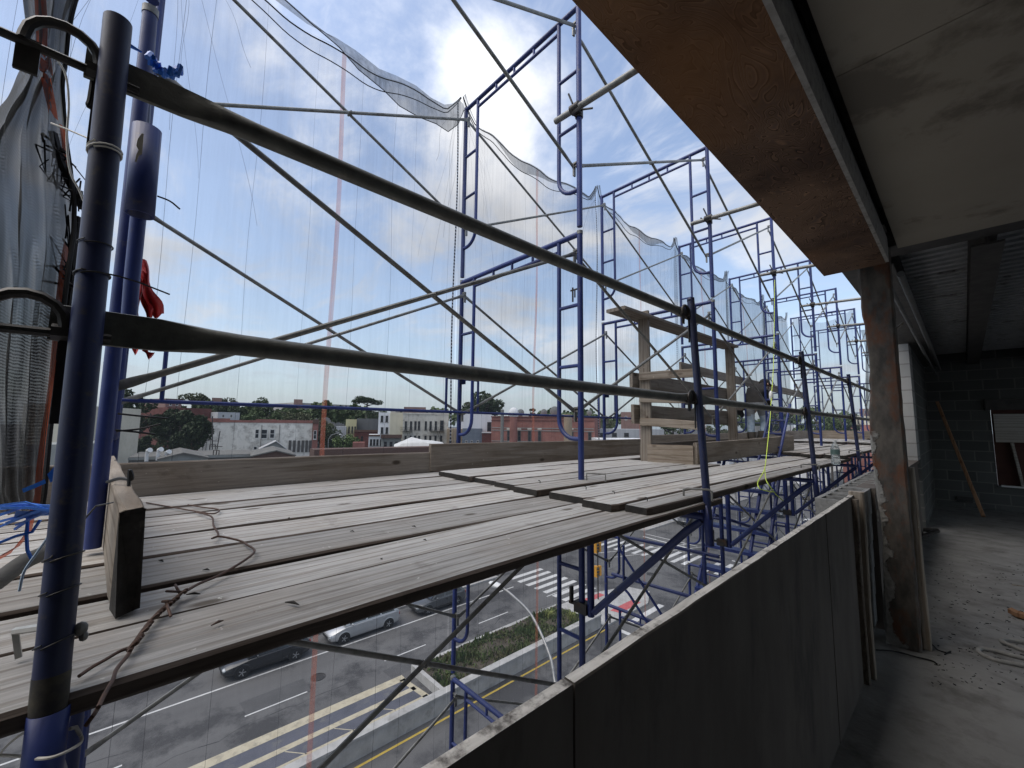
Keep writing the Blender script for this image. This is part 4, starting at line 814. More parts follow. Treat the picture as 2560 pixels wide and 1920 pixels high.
def make_brace():
    e = empty('cross_brace', (0, 0, 0), 'x', 'cross brace', 'galvanised cross braces between frames')
    for (z0, z1_, dx) in ((.50, 1.69, .011), (1.69, .50, -.011)):
        a, b = Vector((dx, 0, z0)), Vector((dx, BAY, z1_)); d = (b-a); ts = (0, .02, .045, .45, .55, .955, .98, 1)
        g = MB(); g.tube([a+d*t for t in ts], .0128, 8, sect=[(.003, .016), (.003, .017), (.0128, .0128), (.0128, .0128), (.0128, .0128), (.0128, .0128), (.003, .017), (.003, .016)]); g.build('brace_tube', GALV, e)
    g = MB(); g.tube([(-.035, BAY/2, 1.095), (.035, BAY/2, 1.095)], .009, 6); g.build('pivot_bolt', GALV, e)
    return e
proto = make_brace(); first = True
for k in range(NK-1):
    for t in TIERS:
        for x, sd_ in ((XI-.045, 'building side'), (XO+.045, 'street side')):
            lb = f'crossed galvanised braces on the {sd_}, {ORD[k]} bay, {tname[t]}'
            if first: proto.location = (x, YK(k), ZB(t)); proto['label'] = lb; first = False
            else: dup(proto, (x, YK(k), ZB(t)), lb)

# guard posts on the brackets
def px_(z, k=0): return -.935-.0755*(z+.56) if k == 0 else -.984-.040*(z+.56)
def make_post(kk):
    bx = -.935 if kk == 0 else -.984
    e = empty('guard_post', (0, 0, 0), 'x', 'guard post', 'navy guard posts along the deck edge')
    g = MB(); a, b = Vector((px_(-.5, kk)-bx, 0, -.5)), Vector((px_(.754, kk)-bx, -.018, .754)); g.tube([a, b], .0205, 20, cap=False); g.pipe(b-Vector((0, 0, .02)), b, .0205, .0175, 20); g.build('post', POSTB, e)
    for z in (.64, .145):
        x = px_(z, kk)-bx; g = MB()
        g.tube([(x-.02, .02, z), (x-.004, -.155, z-.004)], .0075, 8); g.tube([(x-.012, -.022, z), (x-.012, -.05, z)], .014, 6)
        g.tube([(x-.008, -.035, z+.0)]+arc((x-.008, -.08, z+.012), .045, 0, math.pi, (0, 1, 0), (0, 0, 1), 8)+[(x-.006, -.126, z)], .0085, 8)
        g.box((x-.01, -.133, z-.055), (x-.004, -.105, z+.005)); g.box((x-.016, -.04, z-.15), (x-.011, -.028, z+.0))
        g.build('toggle_lock', STEEL, e)
    return e
post_lb = ['nearest navy guard post, thick in the left foreground', 'second guard post, standing at the end of the overlapping planks', 'third guard post beside the yellow string', 'fourth guard post beside the clear water bottle', 'fifth guard post, next to the rusted column', 'sixth guard post, hidden behind the rusted column', 'seventh guard post, at the far end of the deck', 'last guard post beyond the end net']
proto = make_post(0); proto.location = (-.935, YK(0), 0); proto['label'] = post_lb[0]
proto = make_post(1)
for k in range(1, NK):
    if k == 1: proto.location = (-.984, YK(k), 0); proto['label'] = post_lb[1]
    else: dup(proto, (-.984, YK(k), 0), post_lb[k])
def make_bracket(r):
    e = empty('side_bracket', (0, 0, 0), 'x', 'scaffold bracket', 'blue side brackets under the deck')
    g = MB(); g.tube([(0, 0, -.492), (r-.025, 0, -.492)], .0205, 10); g.build('top_bar', BLUE, e)
    g = MB(); g.tube([(.075, 0, -.47), (.075, 0, -1.27)], .024, 12); g.build('upright', BLUE, e)
    g = MB(); g.tube([(.10, 0, -1.235), (r-.125, 0, -.585), (r-.04, 0, -.515)], [.023, .023, .019], 12); g.build('diagonal', BLUE, e)
    g = MB(); g.box((-.045, -.035, -1.265), (.06, .035, -1.195)); g.tube([(-.05, 0, -1.23), (-.11, 0, -1.23)], .012, 6); g.box((-.10, -.015, -1.235), (-.085, .015, -1.12)); g.build('clamp', STEEL, e)
    g = MB(); g.pipe((r, 0, -.64), (r-.009, 0, -.425), .0228, .0207, 18); g.build('post_socket', BLUE, e)
    return e
proto = make_bracket(.925); proto.location = (XI, YK(0), 0); proto['label'] = 'blue triangular bracket below the deck at the nearest guard post'
proto = make_bracket(.876)
for k in range(1, NK):
    lb = f'blue triangular bracket below the deck at the {ORD[k]} guard post'
    if k == 1: proto.location = (XI, YK(k), 0); proto['label'] = lb
    else: dup(proto, (XI, YK(k), 0), lb)
# guard rails with pressed ends
def make_rail():
    g = MB(); F_, Rr = (.005, .031), (.0222, .0222)
    ys = [-.055, .02, .085, .12, .16, .215, .5, 1.2, 1.9]; ss = [F_, F_, (.006, .031), (.013, .028), (.019, .0245), Rr, Rr, Rr, Rr]
    ys = ys+[BAY-y for y in (.215, .16, .12, .085, .02, -.03)]; ss = ss+[Rr, (.019, .0245), (.013, .028), (.006, .031), F_, F_]
    g.tube([(0, y, .004*math.sin(y/BAY*math.pi)*-1) for y in ys], .022, 20, sect=ss)
    return g.build('guard_rail', RAIL)
proto = tag(make_rail(), 'x', 'guard rail', 'weathered steel guard rails along the deck edge')
rl = ['nearest', 'second', 'third', 'fourth', 'fifth', 'sixth', 'last']
for k in range(NK-1):
    for z, n_ in ((.66, 'top'), (.163, 'middle')):
        lb = f'{n_} guard rail tube of the {rl[k]} bay, pressed flat at its ends' if k == 0 else f'{n_} guard rail tube of the {rl[k]} bay'
        o = proto if (k == 0 and n_ == 'top') else proto.copy()
        if o is not proto: C.objects.link(o)
        o.location = (px_(z, k)-.026, YK(k), z); o['label'] = lb
        if k == 0: o.rotation_euler = (0, 0, math.atan2(px_(z, 0)-px_(z, 1), BAY))
# tie tubes running from the scaffold into the building, with couplers
def make_tie():
    e = empty('tie_tube', (0, 0, 0), 'x', 'tie tube', 'horizontal tie tubes clamped to the inner legs')
    g = MB(); g.tube([(-.19, 0, 0), (1.22, 0, -.075)], .0235, 12); g.build('tube', GALV, e)
    g = MB(); g.tube([(-.03, -.0, 0), (.05, -.0, 0)], .033, 10); g.tube([(0, .06, -.045), (0, .06, .05)], .031, 10); g.box((-.03, .0, -.03), (.03, .06, .03)); g.tube([(.0, -.02, .03), (-.03, -.03, .12)], .008, 6); g.tube([(.03, .05, 0), (.12, .07, -.03)], .008, 6); g.tube([(-.05, .05, 0), (-.09, .03, .05)], .008, 6); g.build('coupler', STEEL, e)
    return e
proto = make_tie()
for k in range(1, NK):
    lb = f'grey tie tube with coupler at the {ORD[k]} inner leg, running to the building'
    if k == 1: proto.location = (XI, YK(k)-.06, 2.42); proto['label'] = lb
    else: dup(proto, (XI, YK(k)-.06, 2.42), lb)
# outer mid-rail panels
def make_panel():
    e = empty('outer_guard_panel', (0, 0, 0), 'x', 'guard panel', 'blue outer guard panels on the street side')
    g = MB(); g.tube([(0, .0, .124), (0, BAY, .124)], .0135, 8); g.build('long_rail', BLUE, e)
    for ya, yb in ((.0, .19), (BAY, BAY-.19)):
        g = MB(); g.tube([(0, ya, .45), (0, yb, .45)], .0125, 8); g.tube([(0, yb, .455), (0, yb, .124)], .0125, 8); g.box((-.03, ya-.02, .40), (.02, ya+.02, .47)); g.build('end_bracket', BLUE, e)
    return e
proto = make_panel()
for k in range(NK-1):
    for t in (0,):
        lb = f'blue outer guard panel on the street side, {ORD[k]} bay, {tname[t]}'
        if k == 0 and t == 0: proto.location = (XO+.05, YK(k), 0); proto['label'] = lb
        else: dup(proto, (XO+.05, YK(k), TH*t), lb)
# coupling sleeve hanging at the first inner leg; chipped paint
g = MB(); a = at(368, 322, X=-1.72); b = at(349, 537, X=-1.72); g.pipe(a, b, .037, .030, 20); e = g.build('coupling_sleeve', BLUE); tag(e, 'short blue tube sleeve hanging beside the nearest inner leg', 'pipe sleeve')
g = MB(); d = (b-a); s_ = Vector((.74, -.02, .0)).normalized()
for f, k_ in ((.2, .010), (.28, .013), (.36, .010)): pass
CHIP = mat('bare_metal_chip', (.16, .14, .10), (.24, .21, .16), 30, rough=.7)
sdv = d.cross(Vector((1, 0, 0))).normalized(); nv = Vector((1, -.25, 0)).normalized(); pts = []
for f, w0, w1 in ((.14, -.002, .006), (.22, -.010, .008), (.30, -.012, .006), (.34, -.006, .010), (.40, -.010, -.004), (.48, -.012, -.008)):
    pts.append([a+d*f+nv*.0375+Vector((0, -1, 0))*(-w) for w in (w0, w1)])
g.grid(pts, 0, False); g.build('bare_chip', CHIP, e)
g = MB(); g.tube([at(368, 322, X=-1.775), at(330, 700, X=-1.80), at(318, 860, X=-1.82)], .021, 12); tag(g.build('guide_tube', BLUE), 'blue tube standing just behind the nearest guard post', 'tube')

# ---------------------------------------------------------------- planks
PL = []
def plank(x0, x1, y0, y1, zt, lb, clip=.0, rz=0.0):
    th = .034 if zt < -.4 else .0372
    g = MB(); xm = (x0+x1)/2; L_ = y1-y0
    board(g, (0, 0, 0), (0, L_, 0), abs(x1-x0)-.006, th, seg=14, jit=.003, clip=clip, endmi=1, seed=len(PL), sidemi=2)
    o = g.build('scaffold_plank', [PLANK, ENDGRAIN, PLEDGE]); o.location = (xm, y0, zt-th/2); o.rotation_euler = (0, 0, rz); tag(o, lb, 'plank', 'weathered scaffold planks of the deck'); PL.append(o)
front0 = ['front', 'second', 'third']
for (x0, x1, y0, n_) in ((-1.164, -.926, -.62, 'outermost plank of the near deck, its dark edge over the street'), (-1.380, -1.171, -.50, 'second plank from the near deck edge'), (-1.661, -1.388, -.66, 'third plank of the near deck, before the wide dark gap'),
        (-1.99, -1.725, -.40, 'near deck plank just beyond the wide dark gap'), (-2.20, -1.998, -.5, 'near deck plank in the middle of the far group'), (-2.412, -2.208, -.4, 'pinkish near deck plank, third from the back toe board'), (-2.604, -2.42, -.55, 'near deck plank, second from the back toe board'), (-2.86, -2.612, -.45, 'near deck plank next but one to the back'), (-3.12, -2.868, -.5, 'rearmost near deck plank under the toe board')):
    plank(x0, x1, y0, 2.62, -.41+rnd.uniform(-.002, .002), n_, rz=.022 if x0 > -1.7 else .004)
for (x0, x1, y0, n_) in ((-1.152, -1.014, 1.80, 'front plank of the overlapping second row, clipped corners'), (-1.366, -1.159, 1.735, 'middle plank of the overlapping second row'), (-1.655, -1.374, 1.80, 'inner plank of the overlapping second row beside the blue leg')):
    plank(x0, x1, y0, 6.95, -.372, n_, .12)
for (x0, x1, y0, y1, n_) in ((-1.94, -1.71, 1.79, 4.5, 'raised plank end just behind the second inner leg'), (-2.17, -1.948, 1.83, 4.25, 'raised plank in front of the hatch, second of five'), (-2.43, -2.178, 1.86, 4.25, 'raised plank in front of the hatch, middle of five'), (-2.67, -2.438, 1.84, 4.25, 'raised plank in front of the hatch, fourth of five'), (-2.93, -2.678, 1.88, 7.3, 'raised plank running past the hatch near the rear toe board')):
    plank(x0, x1, y0, y1, -.372, n_, .1)
plank(-3.14, -2.94, 2.3, 7.3, -.41, 'rear plank along the second toe board')
for (x0, x1, y0, n_) in ((-1.25, -1.02, 6.55, 'front plank of the third row beside the bottle'), (-1.48, -1.257, 6.45, 'second plank of the third row'), (-1.72, -1.487, 6.6, 'third plank of the third row'), (-2.0, -1.77, 6.9, 'fourth plank of the third row beyond the hatch box'), (-2.26, -2.008, 7.1, 'plank under the bent worker, inner'), (-2.52, -2.268, 7.0, 'plank under the bent worker, middle'), (-2.80, -2.528, 7.15, 'plank under the bent worker, outer'), (-3.1, -2.81, 7.1, 'rear plank of the third row')):
    plank(x0, x1, y0, 11.7, -.322, n_, .1)
for (x0, x1, y0, n_) in ((-1.25, -1.02, 11.3, 'front plank of the last row'), (-1.49, -1.257, 11.2, 'second plank of the last row'), (-1.73, -1.497, 11.35, 'third plank of the last row'), (-2.05, -1.78, 11.3, 'fourth plank of the last row'), (-2.4, -2.06, 11.4, 'fifth plank of the last row'), (-3.1, -2.41, 11.3, 'wide rear platform board of the last row')):
    plank(x0, x1, y0, 15.1, -.278, n_, .08)
# toe boards
def toe(lb, a, b, h=.235, w=.04, m=BOARD, name='toe_board', up=(0, 0, 1), clip=.06, loc=True, seg=10, end=None):
    g = MB(); a, b = Vector(a), Vector(b); d = b-a
    board(g, (0, 0, 0), d, w, h, up=up, seg=seg, jit=.0025, clip=clip, endmi=1 if end else None, seed=int(a.y*100)+len(lb)); o = g.build(name, [m, end] if end else m); o.location = a; return tag(o, lb, 'toe board' if name == 'toe_board' else 'board')
toe('long brown toe board along the street side of the near bay', (-3.16, -.75, -.338), (-3.16, 1.985, -.358))
toe('toe board with rounded top corner along the second bay', (-3.14, 1.93, -.283), (-3.14, 5.6, -.288))
toe('toe board of the third bay on the street side', (-3.16, 5.55, -.24), (-3.16, 10.2, -.21))
toe('toe board of the far bay on the street side', (-3.16, 10.1, -.20), (-3.16, 15.0, -.17))
toe('toe board across the far end of the deck', (-3.1, 14.9, -.16), (-1.1, 14.75, -.16), m=BOARDX)
# short end board standing on edge with charred end
g = MB(); a = Vector((-1.235, .022, -.296)); board(g, (0, 0, 0), (-1.72, -.085, .005), .043, .222, seg=12, jit=.004, clip=0, endmi=1, seed=5)
q = random.Random(4)
for i, v_ in enumerate(g.v):
    if v_[0] > -.02 and len(g.v)-8 > 0: g.v[i] = (v_[0]+q.uniform(-.012, .018)-.04*(v_[2] < -.05)*q.random(), v_[1]+q.uniform(-.004, .004), v_[2])
o = g.build('end_board', [BOARDX, ENDGRAIN]); o.location = a; tag(o, 'weathered board on edge across the planks, black broken end towards us', 'board')
# ladder hatch guard: one nailed assembly of boards
HG = empty('wooden_hatch_guard', (-2.42, 4.24, -.41), 'grey wooden guard of nailed boards round the ladder hatch', 'wooden guard'); HO = Vector((-2.42, 4.24, -.41))
def hb(name, a, b, w, h, m, up=(0, 0, 1), seg=6, sd=1):
    g = MB(); board(g, Vector(a)-HO, Vector(b)-HO, w, h, up=up, seg=seg, jit=.002, seed=sd); return g.build(name, m, HG)
hb('upright', (-2.40, 4.235, -.40), (-2.40, 4.235, 1.315), .13, .04, UPRIGHT, up=(0, 1, 0), sd=1)
hb('upright', (-2.40, 6.80, -.36), (-2.40, 6.80, 1.27), .13, .04, UPRIGHT, up=(0, 1, 0), sd=2)
hb('top_board', (-2.42, 3.70, 1.235), (-2.42, 6.9, 1.265), .235, .038, BOARD, seg=8, sd=3)
for z0, z1_, x1 in ((.565, .555, -1.80), (.315, .29, -1.83), (.06, .02, -1.80)): hb('cross_board', (-2.44, 4.192, z0), (x1, 4.205, z1_), .04, .088, BOARDX, sd=int(z0*100))
for z0, hh, y0 in ((.525, .17, 4.10), (.145, .215, 4.12)): hb('side_board', (-2.495, y0, z0), (-2.495, 7.05, z0+.01), .04, hh, BOARD, sd=int(z0*77))
hb('kick_board', (-2.36, 4.20, -.285), (-1.875, 4.23, -.285), .04, .20, BOARDX, sd=8)
hb('kick_board', (-1.862, 4.24, -.26), (-1.80, 7.5, -.215), .04, .215, BOARD, seg=8, sd=9)
hb('kick_board', (-2.50, 4.3, -.27), (-2.50, 7.0, -.25), .04, .17, BOARD, sd=10)
toe('long board fixed high along the outer legs behind the worker', (-3.22, 6.85, 1.03), (-3.22, 15.0, 1.00), .17, .04, BOARD, 'guard_board')
toe('lower guard board along the outer legs beyond the worker', (-3.22, 8.4, .45), (-3.22, 15.0, .47), .15, .04, BOARD, 'guard_board')
toe('short guard board seen through the uprights of the hatch guard', (-3.22, 5.3, .62), (-3.22, 8.2, .64), .16, .04, BOARD, 'guard_board')

# ---------------------------------------------------------------- nets
def net_x(y, z, bay, amp):
    f = (y-YK(bay))/BAY; pin = math.sin(math.pi*min(1, max(0, f)))
    return -3.45 - .07*pin*(.6+.4*math.sin(z*.7+bay)) + amp*(.35*math.sin(f*38+1.4*math.sin(z*.9+bay)+bay*2)+.5*math.sin(f*17+.8*math.sin(z*.55)-bay)+.25*math.sin(f*71+z*.6))*(.35+.65*(1-pin)) + .018*math.sin(z*2.1+f*9)
zb_ = -13.5
def net_panel(bay, lb, y0=None, y1=None, sag=.26, amp=.02, zb=-13.5, cols=44, zt=3.53):
    y0 = YK(bay) if y0 is None else y0; y1 = YK(bay+1) if y1 is None else y1
    e = empty('debris_net', (-3.45, y0, zb), lb, 'netting', 'grey debris nets hung outside the scaffold'); O_ = Vector((-3.45, y0, zb))
    def top(y):
        f = min(1, max(0, (y-YK(bay))/BAY)); return zt-sag*min(1, 3.2*math.sin(math.pi*f)**.8)**1.0*(.8+.2*math.sin(math.pi*f))-.02*math.sin(f*23)
    zs = [0, .06, .14, .24, .36, .5, .66, .84, 1.05, 1.3, 1.6, 1.9, 2.25, 2.6, 3.0, 3.4, 3.8, 4.3, 4.9, 5.6, 6.5, 7.6, 9, 11, 14, 17.1]
    ys = [y0+(y1-y0)*i/cols for i in range(cols+1)]
    rows = [[Vector((net_x(y, top(y)-z, bay, amp), y, max(zb, top(y)-z)))-O_ for y in ys] for z in zs]
    g = MB(); g.grid(rows); q = random.Random(bay+40)
    def thread(P, w_):
        g.grid([[p-O_+Vector((.004, -w_, 0)), p-O_+Vector((.004, w_, 0))] for p in P], 1)
    def on(y, z): return Vector((net_x(y, z, bay, amp), y, max(zb, z)))
    y = y0+.12
    while y < y1-.05:
        dr = q.uniform(-.05, .05); thread([on(min(y1, max(y0, y+dr*(z/5)+.006*math.sin(z*3+y*9))), top(y)-z) for z in zs], q.uniform(.001, .002)); y += q.uniform(.16, .42)
    for yk, sg in ((y0, 1), (y1, -1)):
        for i in range(6 if bay > 0 else 5):
            sp, ln, cv = q.uniform(.05, .6), q.uniform(.5, 2.0), q.uniform(-.05, .05)
            P = []
            for j in range(13):
                f = j/12; yy = yk+sg*(.03+sp*f**.6+cv*math.sin(f*5)); P.append(on(yy, min(top(yy)-.03, 3.42-.10-ln*f**.9)))
            thread(P, q.uniform(.001, .0022))
    g.build('mesh_sheet', [NETS[max(0, bay)], NTHREAD], e, fix=False)
    yc = (y0+y1)/2 if bay >= 0 else y1-.03
    g = MB(); g.grid([[Vector((net_x(yc+d, top(yc)-z, bay, amp)+.006, yc+d+.012*math.sin(z*1.3+bay), max(zb, top(yc)-z)))-O_ for d in (-.019, 0, .019)] for z in zs]); g.build('orange_stripe', ORANGE, e, fix=False)
    g = MB(); g.tube([Vector((net_x(y, top(y), bay, amp)+.004, y, top(y)-.004))-O_ for y in ys], .006, 5); g.build('edge_rope', ROPE, e)
    g = MB(); g.tube([Vector((net_x(y, top(y)-.16, bay, amp)+.008, y, top(y)-.02-.13*math.sin(math.pi*(y-y0)/(y1-y0))))-O_ for y in ys], .0045, 5); g.build('edge_rope', ROPE, e)
    yt = y1-.05
    g = MB(); g.grid([[Vector((net_x(yt, top(yt)-z, bay, amp)+.02, yt+d, max(zb, top(yt)-z)))-O_ for d in (-.009, .009)] for z in zs[:19]]); g.build('eyelet_tape', TAPE, e, fix=False)
    # gathered hem: net doubled over along its upper edge
    g = MB(); g.grid([[Vector((net_x(y, top(y), bay, amp)+.02+.03*k, y, top(y)-k*(.10+.05*math.sin(y*4+bay))*(1.2 if bay else .3)*math.sin(math.pi*(y-y0)/(y1-y0))**.5))-O_ for y in ys] for k in (0, .5, 1)]); g.build('folded_hem', NETD if bay > 0 else NET, e, fix=False)
    return e, top
for k in range(6):
    lb = ['nearest grey net with folded grey flap drooping from its upper edge', 'net of the second bay, upper edge sagging between the legs', 'net of the third bay behind the wooden hatch guard', 'net of the fourth bay, denser folds, behind the worker', 'net of the fifth bay with deep vertical folds', 'last net on the street side before the corner'][k]
    e, top = net_panel(k, lb, sag=.26, amp=(.012, .018, .022, .04, .06, .06)[k])
    if k == 0:
        O_ = e.location.copy(); lo = [(.30, 3.30), (.56, 3.262), (.825, 3.195), (1.05, 3.12), (1.226, 3.055), (1.45, 2.975), (1.61, 2.925), (1.82, 2.925), (2.0, 2.945), (2.15, 2.96), (2.26, 3.08), (2.33, 3.27)]
        rows = []
        for j in range(6):
            f = j/5; rows.append([Vector((-3.43+.10*math.sin(f*1.6)+.008*math.sin(y*21+f*4), y, (top(y)+.01)*(1-f)+z*f+.01*math.sin(y*14)*f))-O_ for y, z in lo])
        g = MB(); g.grid(rows); g.build('folded_flap', NETD, e, fix=False); 
        g = MB(); g.tube(rows[-1], .004, 5); g.build('flap_edge', ROPE, e)
net_panel(-1, 'edge strip of net with orange selvage beyond the first frame', y0=-1.3, y1=YK(0)+.02, sag=.1, amp=.05)
# end net across the far corner
e = empty('debris_net', (-3.45, 15.15, -13.5), 'flat pale net closing the far end of the scaffold', 'netting', 'grey debris nets hung outside the scaffold'); O_ = Vector((-3.45, 15.15, -13.5)); g = MB()
xs = [-3.45+1.55*i/30 for i in range(31)]
g.grid([[Vector((x, 15.15+.03*math.sin(x*9+z)+.02*math.sin(x*23), max(-13.5, 3.5-.3*math.sin(math.pi*(x+3.45)/1.55)-z)))-O_ for x in xs] for z in (0, .2, .5, 1, 1.6, 2.3, 3, 3.8, 5, 8, 17)]); g.build('mesh_sheet', NETS[2], e, fix=False)
g = MB(); q = random.Random(8)
g.grid([[Vector((-1.75+.10*math.sin(f*3+i*1.1)+i*.05, 14.5+.06*math.sin(i*2.2+f*5), 2.7-f*2.2-(.15*i if f > .7 else 0))) for i in range(8)] for f in [j/9 for j in range(10)]])
tag(g.build('torn_net', NETD, fix=False), 'torn dark strip of netting hanging at the far end', 'netting')
g = MB(); g.grid([[Vector((-1.35+.06*math.sin(f*4+i)+i*.045, 13.6+.08*math.sin(i*1.7+f*3), 2.1-f*2.4)) for i in range(7)] for f in [j/9 for j in range(10)]])
tag(g.build('torn_net', NETD, fix=False), 'twisted dark net remnant beside the rusted column', 'netting')
# gathered net curtain at the near end, close to the viewer
tab = [(-70, 35, 225), (0, 58, 192), (80, 66, 172), (140, 73, 161), (170, 70, 157), (210, 46, 154), (260, 22, 155), (330, -25, 161), (420, -45, 176), (520, -50, 188), (600, -50, 186), (680, -50, 177), (780, -50, 163), (900, -50, 147), (1020, -50, 135), (1140, -50, 124), (1230, -40, 114), (1285, -10, 104)]
e = empty('net_curtain', (-1.5, -.22, -.36), 'dark grey net curtain gathered at the near left end, orange edge', 'netting'); O_ = Vector((-1.5, -.22, -.36))
def cur(f, i):
    v, ua, ub = (float(np.interp(f, range(len(tab)), [t[c] for t in tab])) for c in range(3)); u = ua+(ub-ua)*i; k = (ub-ua)/190
    p = at(u, v, X=-1.5); return p-O_+Vector((.035*math.sin(i*22+.35*f)*k+.018*math.sin(i*47-f*.8)*k+.012*math.sin(f*1.9+i*5), 0, 0))
fs = [i*.16 for i in range(107)]
g = MB(); g.grid([[cur(f, i/46) for i in range(47)] for f in fs]); g.build('mesh_sheet', CURT, e, fix=False)
def edge(f, a, b): return [cur(f, a+(b-a)*k/3)+Vector((.008, 0, 0)) for k in range(4)]
def at_u(f, u):
    ua, ub = (float(np.interp(f, range(len(tab)), [t[c] for t in tab])) for c in (1, 2)); return (u-ua)/(ub-ua)
for f0, f1, ua0, ub0, ua1, ub1 in ((0, 3.2, 82, 112, 92, 122), (3.3, 4.2, 78, 128, 100, 130), (4.5, 6.5, 101, 126, 122, 144), (6.6, 8.2, 146, 158, 162, 172), (10.0, 13.0, 158, 172, 118, 142), (13.0, 17.0, 118, 142, 72, 98)):
    K = [f0+(f1-f0)*k/14 for k in range(15)]
    g = MB(); g.grid([edge(f, at_u(f, ua0+(ua1-ua0)*(f-f0)/(f1-f0)), at_u(f, ub0+(ub1-ub0)*(f-f0)/(f1-f0))) for f in K]); g.build('orange_stripe', ORANGEC, e, fix=False)
g = MB(); g.tube([cur(f, 1.0) for f in fs], .005, 6); g.build('edge_rope', ROPE, e)
q = random.Random(12)
for a_, b_, n_ in ((at(128, 360, X=-1.5), at(205, 520, X=-1.5), 16), (at(190, 570, X=-1.5), at(165, 800, X=-1.55), 14)):
    g = MB()
    for k in range(n_):
        p = a_.lerp(b_, q.random()); P = [p+Vector((q.gauss(0, .025), q.gauss(0, .02), q.gauss(0, .035))) for _ in range(4)]; g.tube(P, q.uniform(.0012, .003), 4)
    g.tube([a_+Vector((0, 0, .03)), a_.lerp(b_, .3)+Vector((.012, 0, 0)), a_.lerp(b_, .6)-Vector((.014, 0, 0)), b_], .009, 5)
    tag(g.build('frayed_cord', ROPE), 'tangled black net threads near the top of the curtain' if n_ == 16 else 'frayed black cord hanging between the curtain and the near post', 'cord')
g = MB(); P = [at(-15, 1460, X=-1.3), at(60, 1405, X=-1.35), at(105, 1385, X=-1.4), at(135, 1365, X=-1.42)]
g.tube(smooth(P), .016, 10); tag(g.build('net_bundle', CURT), 'rolled end of netting lying on the planks at the far left', 'netting')
g = MB(); g.grid([[at(u+du, v+dv, X=-1.36)+Vector((.02, 0, 0)) for du, dv in ((-8, 0), (0, -14), (14, -18))] for u, v in ((0, 1400), (40, 1378), (70, 1340), (78, 1300))]); tag(g.build('orange_net_scrap', ORANGEC), 'crumpled orange net edging beside the rolled netting', 'netting')

# ---------------------------------------------------------------- ties, twine, tapes
def wire(name, lb, pts, r, m, cat='wire', n=6): g = MB(); g.tube(smooth(pts) if len(pts) > 2 else pts, r, n); return tag(g.build(name, m), lb, cat)
P0 = lambda z: Vector((px_(z), YK(0)-.018*(z+.5)/1.25, z))
def ring(z, r=.0222, tilt=.0, th=.0016, m=TIE, turns=1, lb='', tail=None, name='zip_tie'):
    g = MB(); c_ = P0(z); pts = []
    for i in range(int(18*turns)+1):
        a = 2*math.pi*i/18-.6; pts.append(c_+Vector((r*math.cos(a), r*math.sin(a), tilt*math.sin(a+.8)+.006*i/18)))
    if tail: pts += tail
    g.tube(pts, th, 6); return tag(g.build(name, m), lb, 'tie')
ring(.475, .0225, .007, .0016, WHTIE, 2, 'white cord wrapped twice round the upper near guard post', [at(226, 348, X=-1.05), at(165, 322, X=-1.08), at(128, 308, X=-1.1)], 'white_cord')
ring(.30, .0222, .004, .0012, TIE, 1, 'black wire loop round the near guard post above mid height')
ring(.245, .0222, .006, .0016, TIE, 1, 'black cable tie with long tail round the middle of the near post', [at(295, 690, X=-.985), at(345, 705, X=-1.0), at(424, 736, X=-1.02)])
ring(-.213, .0222, .008, .0014, STEEL, 1, 'thin steel wire round the near post beside the blue twine', [at(240, 1265, X=-1.0), at(283, 1256, X=-1.2)])
ring(-.262, .0222, .008, .0012, TIE, 1, 'dark wire round the lower near post below the blue twine')
ring(-.335, .0222, .01, .0012, TIE, 1, 'dark wire round the near post level with the charred board')
g = MB()
for k in range(19):
    a = 2*math.pi*k/18; p = P0(-.418); 
g.tube([P0(-.375), P0(-.426)], .0209, 20, cap=False); tag(g.build('worn_band', mat('worn_tan_band', (.028, .027, .03), (.085, .075, .05), 26, rough=.8)), 'tan worn band near the foot of the near guard post', 'band')
g = MB(); p = P0(-.365); a_ = at(38, 1578, X=-1.13); b_ = at(112, 1567, X=-1.02); g.tube([b_+Vector((.05, .005, 0)), b_, a_], .006, 6); g.tube([a_, at(47, 1645, X=-1.12)], .0055, 4); tag(g.build('locking_pin', mat('bright_zinc', (.4, .4, .38), (.5, .5, .48), 20, rough=.4, metal=.6)), 'bright zinc locking pin sticking left out of the near post', 'pin')
g = MB(); p = at(202, 1572, X=-.95); g.ell(p, (.006, .009, .011), 10); g.ell(p+Vector((0, .004, -.012)), (.005, .006, .008), 8); tag(g.build('clevis_pin', GALV), 'small rounded steel pin end on the right of the near post', 'pin')
g = MB(); p = at(175, 1825, X=-.93); g.tube([at(175, 1822, X=-.925), at(190, 1818, X=-.93), at(200, 1836, X=-.94)], .0025, 8); tag(g.build('clevis_pin', GALV), 'small zinc pin low on the near post', 'pin')
wire('white_cord', 'white cord looped round the foot of the near post', [at(-5, 1888, X=-1.0), at(40, 1890, X=-.97), at(85, 1896, X=-.925), at(130, 1893, X=-.91), at(180, 1872, X=-.92), at(205, 1850, X=-.95), at(190, 1820, X=-.96)], .0022, WHTIE, 'cord')
wire('white_cord', 'second white cord running off to the lower left', [at(85, 1820, X=-.96), at(50, 1838, X=-.98), at(20, 1862, X=-1.0), at(0, 1885, X=-1.02)], .0018, WHTIE, 'cord')
wire('white_cord', 'thin white cord hanging beside the gathered net curtain', [at(145, 152, X=-1.3), at(165, 190, X=-1.3), at(172, 260, X=-1.3), at(167, 350, X=-1.3), at(176, 430, X=-1.3), at(200, 480, X=-1.3), at(225, 545, X=-1.3)], .002, WHTIE, 'cord')
wire('hook_rod', 'thin steel hook hanging from the upper toggle of the near post', [at(238, 170, X=-1.06), at(232, 200, X=-1.06), at(224, 250, X=-1.06), at(220, 262, X=-1.06), at(228, 262, X=-1.06), at(238, 190, X=-1.06)], .004, STEEL, 'hook')
q = random.Random(21); g = MB(); a_ = at(138, 1274, X=-1.02)
